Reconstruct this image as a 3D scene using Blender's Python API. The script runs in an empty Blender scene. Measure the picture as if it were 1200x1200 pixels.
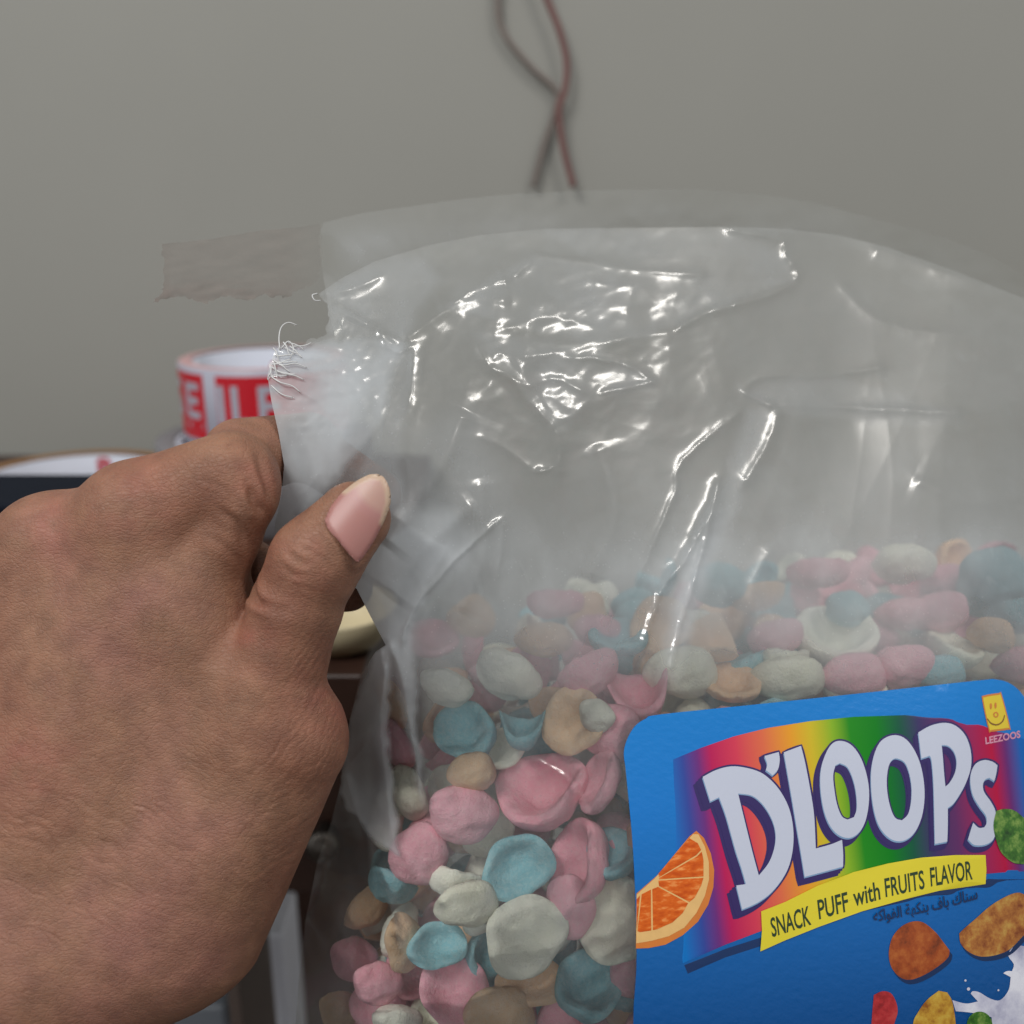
import bpy, bmesh, math, random
import numpy as np
from mathutils import Vector, Matrix, Quaternion
from mathutils.geometry import delaunay_2d_cdt
from mathutils.bvhtree import BVHTree

random.seed(7)
rng = np.random.default_rng(7)
S = bpy.context.scene
COL = S.collection

# ------------------------------------------------------------------ camera
PITCH = math.radians(18.0)
CAM = np.array([0.0, 0.0, 1.25])
FPX = 1150.0                                    # focal length in pixels of the 1200 px photograph
cd = bpy.data.cameras.new('camera'); cam = bpy.data.objects.new('camera', cd); COL.objects.link(cam)
cam.location = CAM; cam.rotation_euler = (math.pi / 2 - PITCH, 0, 0)
cd.sensor_width = 36; cd.lens = 36 * FPX / 1200; cd.clip_start = .01; cd.clip_end = 20
cd.dof.use_dof = True; cd.dof.focus_distance = .262; cd.dof.aperture_fstop = 8.5
S.camera = cam

# ------------------------------------------------------------------ light
w = bpy.data.worlds.new('World'); S.world = w; w.use_nodes = True
_n = w.node_tree.nodes; _bg = _n['Background']; _bg.inputs[1].default_value = .62          # the room around: pale ceiling, darker below
_tc = _n.new('ShaderNodeTexCoord'); _sx = _n.new('ShaderNodeSeparateXYZ'); _cr = _n.new('ShaderNodeValToRGB'); _ma = _n.new('ShaderNodeMapRange')
w.node_tree.links.new(_tc.outputs['Generated'], _sx.inputs[0]); w.node_tree.links.new(_sx.outputs['Z'], _ma.inputs['Value']); _ma.inputs['From Min'].default_value = -1
w.node_tree.links.new(_ma.outputs[0], _cr.inputs[0]); w.node_tree.links.new(_cr.outputs[0], _bg.inputs[0])
_cr.color_ramp.elements[0].position = .25; _cr.color_ramp.elements[0].color = (.26, .25, .24, 1)
_cr.color_ramp.elements[1].position = .72; _cr.color_ramp.elements[1].color = (.95, .98, 1, 1)


def lamp(name, loc, target, sx, sy, power, color):
    l = bpy.data.lights.new(name, 'AREA'); l.shape = 'RECTANGLE'; l.size = sx; l.size_y = sy
    l.energy = power; l.color = color
    o = bpy.data.objects.new(name, l); COL.objects.link(o); o.location = loc
    o.rotation_euler = (Vector(target) - Vector(loc)).to_track_quat('-Z', 'Y').to_euler()
    return o


lamp('ceiling_tube', (-.60, -.42, 2.25), (0.02, .28, 1.15), .62, .10, 10.4, (1, .985, .955))
lamp('second_tube', (.72, -.27, 2.25), (0.05, .35, 1.2), .34, .11, 4.2, (1, .96, .9))
S.view_settings.view_transform = 'Standard'; S.view_settings.look = 'None'
S.view_settings.exposure = 0; S.view_settings.gamma = 1
S.cycles.transparent_max_bounces = 24; S.cycles.max_bounces = 8
S.cycles.caustics_reflective = False; S.cycles.caustics_refractive = False

# ------------------------------------------------------------------ geometry helpers
cp, sp = math.cos(PITCH), math.sin(PITCH)
RIGHT = np.array([1, 0, 0.]); UP = np.array([0, sp, cp]); FWD = np.array([0, cp, -sp])


def C(px, py, d):
    """a place seen at pixel (px,py) at depth d (cm), in camera-aligned centimetres"""
    px, py, d = np.broadcast_arrays(np.asarray(px, float), np.asarray(py, float), np.asarray(d, float))
    return np.stack([(px - 600) / FPX * d, (600 - py) / FPX * d, d], -1)


def Wd(c):
    c = np.asarray(c, float)
    return CAM + .01 * (c[..., :1] * RIGHT + c[..., 1:2] * UP + c[..., 2:3] * FWD)


def P(px, py, d):
    return Wd(C(px, py, d))


def link(name, me, mat=None, parent=None, smooth=True):
    o = bpy.data.objects.new(name, me); COL.objects.link(o)
    if mat is not None and not me.materials: me.materials.append(mat)
    if parent is not None: o.parent = parent
    if smooth and len(me.polygons): me.polygons.foreach_set('use_smooth', [True] * len(me.polygons))
    return o


def mesh(name, v, f):
    me = bpy.data.meshes.new(name); me.from_pydata([tuple(map(float, a)) for a in v], [], [tuple(map(int, a)) for a in f]); me.update()
    return me


def quadmesh(name, v, f):
    """fast numpy quad mesh"""
    v = np.ascontiguousarray(v, np.float32); f = np.ascontiguousarray(f, np.int32); n = f.shape[1]
    me = bpy.data.meshes.new(name)
    me.vertices.add(len(v)); me.vertices.foreach_set('co', v.ravel())
    me.loops.add(f.size); me.loops.foreach_set('vertex_index', f.ravel())
    me.polygons.add(len(f)); me.polygons.foreach_set('loop_start', np.arange(0, f.size, n, dtype=np.int32))
    me.update(calc_edges=True); me.validate()
    return me


def tag(o, label=None, cat=None, group=None, kind=None):
    if label: o['label'] = label
    if cat: o['category'] = cat
    if group: o['group'] = group
    if kind: o['kind'] = kind
    return o


def empty(name, loc):
    o = bpy.data.objects.new(name, None); COL.objects.link(o); o.location = [float(a) for a in loc]; o.empty_display_size = .01
    return o


def adopt(o, parent):
    """parent while keeping the world place (parents here are only translated)"""
    o.parent = parent; o.location = Vector(o.location) - Vector(parent.location)
    return o


def box_bm(bm, lo, hi, bev=.002):
    g = bmesh.ops.create_cube(bm, size=1)['verts']
    for v in g:
        v.co = Vector([lo[i] + (v.co[i] + .5) * (hi[i] - lo[i]) for i in range(3)])
    es = list({e for v in g for e in v.link_edges})
    if bev: bmesh.ops.bevel(bm, geom=es, offset=bev, segments=3, affect='EDGES', profile=.6)


def box(name, lo, hi, mat, parent=None, bev=.002):
    bm = bmesh.new(); box_bm(bm, lo, hi, bev); me = bpy.data.meshes.new(name); bm.to_mesh(me); bm.free()
    return link(name, me, mat, parent, smooth=False)


def lathe(prof, seg=96):
    v = []; f = []; n = len(prof)
    for i in range(seg):
        a = 2 * math.pi * i / seg
        for r, z in prof: v.append((r * math.cos(a), r * math.sin(a), z))
    for i in range(seg):
        j = (i + 1) % seg
        for k in range(n - 1): f.append((i * n + k, j * n + k, j * n + k + 1, i * n + k + 1))
    return v, f


def tube(pts, rad, seg=10):
    pts = [Vector([float(a) for a in p]) for p in pts]; v = []; f = []
    up = Vector((0, 1, .01))
    for i, p in enumerate(pts):
        t = (pts[min(i + 1, len(pts) - 1)] - pts[max(i - 1, 0)]).normalized()
        a = t.cross(up).normalized(); b = t.cross(a)
        r = rad(i / (len(pts) - 1)) if callable(rad) else rad
        for k in range(seg):
            q = 2 * math.pi * k / seg; v.append(p + a * math.cos(q) * r + b * math.sin(q) * r)
    for i in range(len(pts) - 1):
        for k in range(seg):
            k2 = (k + 1) % seg; f.append((i * seg + k, i * seg + k2, (i + 1) * seg + k2, (i + 1) * seg + k))
    f.append(tuple(range(seg))[::-1]); f.append(tuple((len(pts) - 1) * seg + k for k in range(seg)))
    return v, f


def catmull(pts, n=10):
    p = [np.array(a, float) for a in pts]; p = [2 * p[0] - p[1]] + p + [2 * p[-1] - p[-2]]; out = []
    for i in range(1, len(p) - 2):
        for k in range(n):
            t = k / n
            out.append(.5 * ((2 * p[i]) + (p[i + 1] - p[i - 1]) * t + (2 * p[i - 1] - 5 * p[i] + 4 * p[i + 1] - p[i + 2]) * t * t
                             + (3 * p[i] - p[i - 1] - 3 * p[i + 1] + p[i + 2]) * t ** 3))
    out.append(p[-2]); return np.array(out)


# numpy value noise -----------------------------------------------------------
LAT = rng.random((256, 256)).astype(np.float32)


def vnoise(x, y):
    xi = np.floor(x).astype(int); yi = np.floor(y).astype(int); u = x - xi; v = y - yi
    u = u * u * u * (u * (u * 6 - 15) + 10); v = v * v * v * (v * (v * 6 - 15) + 10)
    a = LAT[yi % 256, xi % 256]; b = LAT[yi % 256, (xi + 1) % 256]; c = LAT[(yi + 1) % 256, xi % 256]; d = LAT[(yi + 1) % 256, (xi + 1) % 256]
    return (a + (b - a) * u) * (1 - v) + (c + (d - c) * u) * v - .5


def fbm(x, y, o=4):
    s = 0; a = 1
    for i in range(o): s = s + a * vnoise(x * 2 ** i + 17.3 * i, y * 2 ** i + 5.1 * i); a *= .5
    return s


def tps(ctrl, smooth=1e-3):
    c = np.array(ctrl, float); X = c[:, :2] / 600; n = len(c)
    def U(r2): return r2 * np.log(r2 + 1e-12)
    K = U(((X[:, None] - X[None]) ** 2).sum(-1)) + smooth * np.eye(n)
    A = np.zeros((n + 3, n + 3)); A[:n, :n] = K; A[:n, n] = 1; A[:n, n + 1:] = X; A[n, :n] = 1; A[n + 1:, :n] = X.T
    b = np.zeros(n + 3); b[:n] = c[:, 2]; wv = np.linalg.solve(A, b)
    def f(px, py):
        px, py = np.broadcast_arrays(np.asarray(px, float) / 600, np.asarray(py, float) / 600)
        r = wv[n] + wv[n + 1] * px + wv[n + 2] * py
        for i in range(n): r = r + wv[i] * U((px - X[i, 0]) ** 2 + (py - X[i, 1]) ** 2)
        return r
    return f


def seg_dist(px, py, poly):
    """distance to a polyline, arc length at the nearest place"""
    best = np.full(px.shape, 1e9); arc = np.zeros(px.shape); s0 = 0
    for (x0, y0), (x1, y1) in zip(poly[:-1], poly[1:]):
        dx, dy = x1 - x0, y1 - y0; L = math.hypot(dx, dy) + 1e-9
        t = np.clip(((px - x0) * dx + (py - y0) * dy) / L ** 2, 0, 1)
        d = np.hypot(px - x0 - t * dx, py - y0 - t * dy); m = d < best
        best = np.where(m, d, best); arc = np.where(m, s0 + t * L, arc); s0 += L
    return best, arc, s0


def inside(px, py, poly):
    r = np.zeros(px.shape, bool); n = len(poly)
    for i in range(n):
        x0, y0 = poly[i]; x1, y1 = poly[(i + 1) % n]
        if y0 == y1: continue
        c = ((y0 > py) != (y1 > py)) & (px < (x1 - x0) * (py - y0) / (y1 - y0) + x0); r ^= c
    return r


# ------------------------------------------------------------------ material helpers
def mat_new(name):
    m = bpy.data.materials.new(name); m.use_nodes = True; nt = m.node_tree
    return m, nt, nt.nodes, nt.links, nt.nodes.get('Principled BSDF')


def lin(r, g, b):
    f = lambda c: (c / 255 / 12.92) if c / 255 <= .04045 else ((c / 255 + .055) / 1.055) ** 2.4
    return (f(r), f(g), f(b), 1)


def simple(name, col, rough=.5, noise=.12, scale=40, bump=.0, bscale=300, spec=.5, metal=0, dist=.0005):
    m, nt, N, L, b = mat_new(name)
    b.inputs['Roughness'].default_value = rough; b.inputs['Specular IOR Level'].default_value = spec; b.inputs['Metallic'].default_value = metal
    tc = N.new('ShaderNodeTexCoord'); nz = N.new('ShaderNodeTexNoise'); nz.inputs['Scale'].default_value = scale; nz.inputs['Detail'].default_value = 5
    L.new(tc.outputs['Object'], nz.inputs['Vector'])
    mx = N.new('ShaderNodeMix'); mx.data_type = 'RGBA'; L.new(nz.outputs['Fac'], mx.inputs[0])
    mx.inputs[6].default_value = tuple(c * (1 - noise) for c in col[:3]) + (1,); mx.inputs[7].default_value = tuple(min(1, c * (1 + noise)) for c in col[:3]) + (1,)
    L.new(mx.outputs[2], b.inputs['Base Color'])
    if bump:
        n2 = N.new('ShaderNodeTexNoise'); n2.inputs['Scale'].default_value = bscale; n2.inputs['Detail'].default_value = 4; L.new(tc.outputs['Object'], n2.inputs['Vector'])
        bp = N.new('ShaderNodeBump'); bp.inputs['Strength'].default_value = bump; bp.inputs['Distance'].default_value = dist
        L.new(n2.outputs['Fac'], bp.inputs['Height']); L.new(bp.outputs['Normal'], b.inputs['Normal'])
    return m


# ================================================================== SETTING
WALL_Y = .74


def wall_pt(px, py, off=0.):
    d = (px - 600) / FPX * RIGHT + (600 - py) / FPX * UP + FWD
    t = (WALL_Y - off - CAM[1]) / d[1]; return CAM + d * t


def at_y(px, py, Y):
    d = (px - 600) / FPX * RIGHT + (600 - py) / FPX * UP + FWD
    return CAM + d * (Y - CAM[1]) / d[1]


M_wall = simple('painted_wall', lin(158, 157, 151), .75, .05, 6, .25, 500, .2, 0, .0006)
v = [(-2.5, WALL_Y, -.4), (2.5, WALL_Y, -.4), (2.5, WALL_Y, 2.6), (-2.5, WALL_Y, 2.6)]
wall = link('wall', mesh('wall', v, [(0, 1, 2, 3)]), M_wall, smooth=False)
tag(wall, kind='structure')
M_floor = simple('dark_floor', lin(60, 50, 45), .6, .2, 8)
fl = link('floor', mesh('floor', [(-2.5, -2, .42), (2.5, -2, .42), (2.5, WALL_Y, .42), (-2.5, WALL_Y, .42)], [(0, 1, 2, 3)]), M_floor, smooth=False)
tag(fl, kind='structure')

top1 = P(308, 418, 60)                          # top centre of the red and white tape roll
TAB = top1[2] - .096                            # table top height
M_wood = simple('dark_brown_wood', lin(58, 38, 30), .45, .3, 30, .2, 200)
M_wood2 = simple('grey_brown_wood', lin(84, 72, 66), .55, .2, 30)
M_metal = simple('knob_metal', lin(110, 104, 98), .42, .1, 50, metal=1)
M_white = simple('white_card', lin(205, 205, 212), .6, .05, 30)
DX = -.062
yF = Wd(C(400, 776, 42))[1]
table = empty('desk', (0, yF, TAB))
tag(table, 'dark brown wooden desk behind the hand and bag, with a drawer and round knob', 'desk')
adopt(box('desk_top', (-.75, yF - .012, TAB - .022), (DX, WALL_Y - .01, TAB), M_wood), table)
dk = P(330, 1106, 43)
adopt(box('drawer', (-.35, yF + .004, dk[2]), (DX - .004, yF + .024, TAB - .024), M_wood), table)
adopt(box('leg', (at_y(264, 1150, yF + .03)[0], yF + .03, .42), (at_y(321, 1150, yF + .09)[0], yF + .09, dk[2] + .05), M_wood2), table)
adopt(box('leg', (-.7, yF + .03, .42), (-.64, yF + .09, TAB - .024), M_wood2), table)
adopt(box('back_panel', (-.72, WALL_Y - .04, .42), (DX - .01, WALL_Y - .02, TAB - .024), M_wood), table)
kp = P(368, 1020, 42.2)
vv, ff = lathe([(.0005, .0), (.004, .0005), (.0035, .006), (.006, .009), (.0078, .012), (.0070, .0155), (.004, .0175), (.0002, .018)], 32)
kn = link('knob', mesh('knob', [(a, -c, b) for a, b, c in vv], ff), M_metal); kn.location = [float(x) for x in (kp[0], yF + .004, kp[2])]
adopt(kn, table)
whitebox = box('storage_box', (at_y(300, 1110, yF + .10)[0], yF + .10, .42), (at_y(353, 1110, yF + .14)[0], yF + .14, at_y(330, 1096, yF + .10)[2]), M_white, None, .003)
tag(whitebox, 'white box standing on the floor under the desk, seen below the drawer', 'box')
lb = at_y(253, 1180, yF + .12)
sb = box('floor_bin', (lb[0] - .03, yF + .12, .42), (lb[0] + .005, yF + .2, lb[2]), simple('grey_plastic', lin(120, 125, 132), .4), None, .004)
tag(sb, 'small pale grey bin on the floor at the left under the desk', 'bin')

# black box on the desk
bk = P(0, 556, 52); bf = P(0, 572, 47)
M_black = simple('black_plastic', lin(14, 17, 24), .7, .2, 30, .1, 400, spec=.15)
bb = empty('black_case', ((P(-60, 560, 50)[0]), (bf[1] + bk[1]) / 2, TAB))
x0, x1 = P(-330, 556, 50)[0], P(215, 556, 50)[0]
adopt(box('case_body', (x0, bf[1], TAB + .0005), (x1, bk[1], bk[2] - .006), M_black, None, .003), bb)
adopt(box('case_lid', (x0 - .001, bf[1] - .002, bk[2] - .0055), (x1 + .001, bk[1] + .001, bk[2]), simple('navy_black_lid', lin(18, 24, 36), .7, .15, 30, spec=.15), None, .002), bb)
tag(bb, 'black case standing on the desk behind the knuckles at the left edge', 'case')


# tape rolls -------------------------------------------------------------
def roll(name, cx, cy, ztop, R, r, h, m_tape, m_core, label, m_side=None):
    t = empty(name, (cx, cy, ztop - h)); tag(t, label, 'tape roll', 'rolls of tape on the desk')
    b = .0006
    vv, ff = lathe([(r + .0045, 0), (R - b, 0), (R, b), (R, h - b), (R - b, h), (r + .0045, h)], 128)
    o = link('tape_winding', mesh('tape_winding', vv, ff), m_tape, t)
    if m_side:                                   # edge of the winding: its own material
        o.data.materials.append(m_side)
        for p in o.data.polygons:
            if abs(p.normal.z) > .9: p.material_index = 1
    vv, ff = lathe([(r, .0008), (r + .0044, .0008), (r + .0044, h - .0008), (r, h - .0008), (r, .0008)], 128)
    link('core', mesh('core', vv, ff), m_core, t)
    return t


M_tape = simple('white_print_tape', lin(176, 176, 190), .35, .04, 60)
M_tside = simple('tape_edge_pink', lin(200, 160, 160), .5, .15, 200)
M_core = simple('white_core', lin(205, 208, 220), .7, .04, 60)
M_red = simple('red_print', lin(200, 30, 45), .35, .05, 60)
roll1 = roll('tape_roll', top1[0], top1[1], top1[2], .050, .0375, .048, M_tape, M_core,
             'red and white printed tape roll behind the index finger, on top of a grey roll', M_tside)


def wrap(poly_list, R, h0, a0, name, mat, parent, lay):
    """flat outlines (metres, x along the girth, y up) wrapped on a roll"""
    V = []; Fc = []
    for vs, fs in poly_list:
        k = len(V)
        for x, y in vs:
            a = a0 + x / R; V.append(((R + lay) * math.cos(a), (R + lay) * math.sin(a), h0 + y))
        Fc += [tuple(i + k for i in f) for f in fs]
    return link(name, mesh(name, V, Fc), mat, parent, smooth=False)


def grid_rect(x0, x1, y0, y1, n=24):
    vs = [(x0 + (x1 - x0) * i / n, y) for i in range(n + 1) for y in (y0, y1)]
    return vs, [(2 * i, 2 * i + 2, 2 * i + 3, 2 * i + 1) for i in range(n)]


def text_mesh(body, bold=0.0):
    c = bpy.data.curves.new('lettering', 'FONT'); c.body = body; c.resolution_u = 3; c.offset = bold
    o = bpy.data.objects.new('lettering', c); COL.objects.link(o)
    dg = bpy.context.evaluated_depsgraph_get(); me = o.evaluated_get(dg).to_mesh()
    vs = np.array([v.co[:2] for v in me.vertices]); fs = [tuple(p.vertices) for p in me.polygons]
    o.evaluated_get(dg).to_mesh_clear(); bpy.data.objects.remove(o); bpy.data.curves.remove(c)
    return vs, fs


def fit(vs, w_, h_=None):
    vs = vs - [vs[:, 0].min(), 0]; s = w_ / max(vs[:, 0].max(), 1e-6); return vs * [s, (h_ / max(vs[:, 1].max(), 1e-6)) if h_ else s]


R1 = .050
AF = -math.pi / 2                                # facing the camera
seam = AF - .45                                  # white seam between two prints, left of centre
red_blocks = [grid_rect(seam * 0 + .006, .115, .006, .0445)]
wrap(red_blocks, R1, 0, seam, 'print_block', M_red, roll1, .00012)
wrap([grid_rect(-.118, -.003, .006, .0445)], R1, 0, seam, 'print_block', M_red, roll1, .00012)
def block(ch, x, y, w_, h_, t=.0042):
    """a block capital out of bars, (w_, h_) large, its foot at (x, y)"""
    bars = {'I': [(0, t, 0, h_)], 'L': [(0, t, 0, h_), (t, w_, 0, t)],
            'E': [(0, t, 0, h_), (t, w_, 0, t), (t, w_ * .9, h_ / 2 - t / 2, h_ / 2 + t / 2), (t, w_, h_ - t, h_)],
            'G': [(0, t, 0, h_), (t, w_, 0, t), (t, w_, h_ - t, h_), (w_ - t, w_, t, h_ * .5)],
            'F': [(0, t, 0, h_), (t, w_ * .9, h_ / 2 - t / 2, h_ / 2 + t / 2), (t, w_, h_ - t, h_)],
            '-': [(0, w_, 0, h_)]}[ch]
    return [grid_rect(x + a0, x + a1, y + b0, y + b1, 6) for a0, a1, b0, b1 in bars]


for ch, x, y, ww, hh in (('I', .0065, .0170, .004, .022), ('L', .0150, .0160, .0125, .023), ('E', .0305, .0155, .0130, .0235), ('-', .008, .0115, .09, .0028)):
    wrap(block(ch, x, y, ww, hh), R1, 0, seam, 'print_bar' if ch == '-' else 'print_letter', M_tape, roll1, .00024)
for ch, x, y, ww, hh in (('G', -.040, .018, .012, .021), ('E', -.0205, .018, .013, .021), ('-', -.09, .0125, .085, .0028)):
    wrap(block(ch, x, y, ww, hh), R1, 0, seam, 'print_bar' if ch == '-' else 'print_letter', M_tape, roll1, .00024)
# red print inside the core
vs, fs = fit(text_mesh('8', .03)[0], .006, .009), text_mesh('8', .03)[1]
V = []
for x, y in vs:
    a = math.pi / 2 + .05 - (x - .003) / .0375; V.append((.0372 * math.cos(a), .0372 * math.sin(a), .030 + y))
link('core_mark', mesh('core_mark', V, fs), M_red, roll1, smooth=False)

M_grey = simple('shadow_grey_tape', lin(128, 126, 130), .5, .08, 60)  # added support roll; its grey stands in for a soft wall shadow
roll('tape_roll', top1[0] - .002, top1[1], top1[2] - .0485, .066, .050, .047, M_grey, M_core,
     'added grey roll under the red and white printed one, standing in for shadow')
M_brown = simple('brown_tape', lin(165, 115, 60), .35, .15, 80)
c2 = P(85, 558, 60)
roll2 = roll('tape_roll', c2[0], c2[1], c2[2], .066, .052, c2[2] - TAB - .0004, M_brown, M_core,
             'brown tape roll with white core lying behind the black case at far left')
vs, fs = fit(text_mesh('8', .03)[0], .010, .012), text_mesh('8', .03)[1]
V = []
for x, y in vs:
    a = math.pi / 2 + .04 - (x - .005) / .052; V.append((.0517 * math.cos(a), .0517 * math.sin(a), (c2[2] - TAB) - .014 + y))
link('core_mark', mesh('core_mark', V, fs), M_red, roll2, smooth=False)

# cream bowl on the desk, seen in the gap under the thumb
cb = Wd(C(398, 752, 44))
M_cream = simple('cream_bowl', lin(214, 200, 165), .45, .06, 40)
vv, ff = lathe([(.001, .004), (.026, .006), (.036, .018), (.041, .034), (.043, .036), (.044, .034), (.040, .016), (.030, .002), (.001, .0)], 64)
bowl = link('bowl', mesh('bowl', vv, ff), M_cream); bowl.scale = (.60, .60, .5); bowl.location = [float(cb[0]), float(cb[1]), float(TAB)]
tag(bowl, 'small cream bowl on the desk, glimpsed in the gap under the thumb', 'bowl')

# cords hanging on the wall ------------------------------------------------
M_cord = simple('reddish_brown_cord', lin(120, 84, 80), .6, .15, 80)
M_cord2 = simple('grey_brown_cord', lin(122, 112, 106), .6, .15, 80)
pa = [(586, -60), (583, 0), (590, 38), (622, 78), (650, 104), (652, 126), (637, 172), (625, 219)]
pb = [(622, -60), (639, -6), (655, 34), (664, 72), (662, 105), (655, 130), (660, 172), (672, 219)]
for pts, off, r, m_, lab in ((pa, .006, .0021, M_cord2, 'grey brown cord hanging down the wall, bowing out to the left'),
                             (pb, .0105, .0023, M_cord, 'reddish brown cord hanging down the wall, crossing in front on the right')):
    c_ = catmull([wall_pt(x, y, off) for x, y in pts], 12)
    vv, ff = tube(c_, r, 12); o = link('cord', mesh('cord', vv, ff), m_)
    tag(o, lab, 'cord', 'cords hanging on the wall')

def ragged(pts, amp, step=3, seed=0):
    r = random.Random(seed); out = []
    for (x0, y0), (x1, y1) in zip(pts[:-1], pts[1:]):
        n = max(1, int(math.hypot(x1 - x0, y1 - y0) / step))
        for k in range(n):
            t = k / n; out.append((x0 + (x1 - x0) * t + r.uniform(-amp, amp), y0 + (y1 - y0) * t + r.uniform(-amp, amp)))
    out.append(pts[-1]); return out


def cdt(poly, holes=(), step=9.):
    """triangulate an outline with inner points so that it can follow a curved face"""
    poly = np.array(poly, float); vs = [tuple(p) for p in poly]; ed = [(i, (i + 1) % len(poly)) for i in range(len(poly))]
    for h in holes:
        k = len(vs); vs += [tuple(p) for p in h]; ed += [(k + i, k + (i + 1) % len(h)) for i in range(len(h))]
    lo, hi = poly.min(0), poly.max(0)
    gx, gy = np.meshgrid(np.arange(lo[0] + step / 2, hi[0], step), np.arange(lo[1] + step / 2, hi[1], step)); gx = gx.ravel(); gy = gy.ravel()
    k = inside(gx, gy, poly)
    for h in holes: k &= ~inside(gx, gy, h)
    vs += list(zip(gx[k].tolist(), gy[k].tolist()))
    r = delaunay_2d_cdt([Vector(p) for p in vs], ed, [], 0, 1e-4)
    V = np.array([tuple(p) for p in r[0]]); F = np.array([tuple(f) for f in r[2]])
    c = V[F].mean(1); k = inside(c[:, 0], c[:, 1], poly)
    for h in holes: k &= ~inside(c[:, 0], c[:, 1], h)
    return V, F[k]


# ================================================================== HAND
def cap(p, a, b, r1, r2):
    a = a.astype(np.float32); b = b.astype(np.float32); ab = b - a; t = np.clip(((p - a) @ ab) / (ab @ ab), 0, 1)
    q = p - a - t[..., None] * ab; return np.sqrt((q * q).sum(-1)) - (r1 + (r2 - r1) * t)


def ell(p, c, r, rot=None):
    q = p - c.astype(np.float32)
    if rot is not None: q = q @ rot.astype(np.float32)
    q = q / np.array(r, np.float32); k = np.sqrt((q * q).sum(-1)); return (k - 1) * min(r) * (.6 + .4 / np.maximum(k, .3))


def smin(a, b, k):
    h = np.clip(.5 + .5 * (b - a) / k, 0, 1); return b + (a - b) * h - k * h * (1 - h)


def rotz(a):
    a = math.radians(a); return np.array([[math.cos(a), -math.sin(a), 0], [math.sin(a), math.cos(a), 0], [0, 0, 1]])


def hand_sdf(p):
    A = lambda x, y, d: C(x, y, d)
    # forearm, wrist and back of the hand
    g = cap(p, A(-120, 1560, 27.0), A(60, 1120, 26.6), 3.2, 2.9)
    g = smin(g, cap(p, A(60, 1080, 26.6), A(165, 616, 26.0), 2.7, 1.38), 1.2)            # index metacarpal
    g = smin(g, cap(p, A(-10, 1080, 26.8), A(60, 642, 26.6), 2.7, 1.42), 1.2)
    g = smin(g, cap(p, A(-90, 1080, 27.6), A(-30, 690, 27.6), 2.7, 1.4), 1.2)
    g = smin(g, cap(p, A(-150, 1080, 28.8), A(-110, 760, 29.0), 2.4, 1.3), 1.2)
    g = smin(g, cap(p, A(135, 1080, 26.9), A(240, 770, 26.6), 2.6, 1.95), 1.0)
    g = smin(g, cap(p, A(204, 1060, 26.9), A(338, 868, 26.0), 2.75, 1.58), 1.3)           # thumb metacarpal
    g = smin(g, ell(p, A(222, 705, 26.15), (1.65, 2.2, 1.7), rotz(12)), .8)                # muscle between thumb and index
    g = smin(g, cap(p, A(-20, 760, 29.5), A(230, 800, 29.0), 1.9, 1.5), 1.0)              # palm side
    g = smin(g, cap(p, A(50, 650, 27.1), A(160, 618, 26.6), 1.30, 1.30), .9)
    # index finger
    i1 = cap(p, A(163, 606, 25.9), A(272, 560, 25.6), 1.46, 1.22)
    i1 = smin(i1, ell(p, A(284, 586, 25.4), (.90, 1.10, .95), rotz(-30)), .25)
    i1 = smin(i1, ell(p, A(266, 626, 25.6), (.92, 1.15, .95), rotz(-25)), .22)
    i2 = smin(cap(p, A(284, 537, 26.5), A(362, 520, 28.0), 1.08, .88), cap(p, A(362, 528, 28.0), A(438, 580, 27.0), .86, .74), .3)
    idx = smin(i1, i2, .12)
    g = smin(g, idx, .72)
    # the other fingers, curled away behind
    for a_, b_, c_, r in (((66, 655, 26.8), (190, 600, 29.4), (330, 690, 29.6), .95), ((-30, 690, 27.6), (80, 640, 31.0), (250, 720, 31.4), .95),
                          ((-110, 760, 29.0), (-20, 720, 32.0), (140, 790, 32.4), .85)):
        f_ = smin(cap(p, A(*a_), A(*b_), 1.3, r), cap(p, A(*b_), A(*c_), r, r * .9), .3)
        g = smin(g, f_, .3)
    f_ = cap(p, A(330, 690, 29.6), A(408, 688, 28.4), .88, .72)
    g = smin(g, f_, .25)
    # thumb
    t = cap(p, A(305, 850, 25.9), A(346, 716, 25.3), 1.45, 1.16)
    t = smin(t, cap(p, A(348, 708, 25.25), A(372, 656, 25.0), 1.15, 1.08), .3)
    t = smin(t, cap(p, A(370, 657, 25.0), A(414, 608, 24.95), 1.18, .95), .3)
    d = C(0, 0, 1)
    py = 600 - p[..., 1] / p[..., 2] * FPX; px = 600 + p[..., 0] / p[..., 2] * FPX
    k = np.clip((py - 0.25 * (px - 300) - 690) / 110, 0, 1); k = .06 + k * k * 1.0
    return smin(g, t, k)


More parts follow.
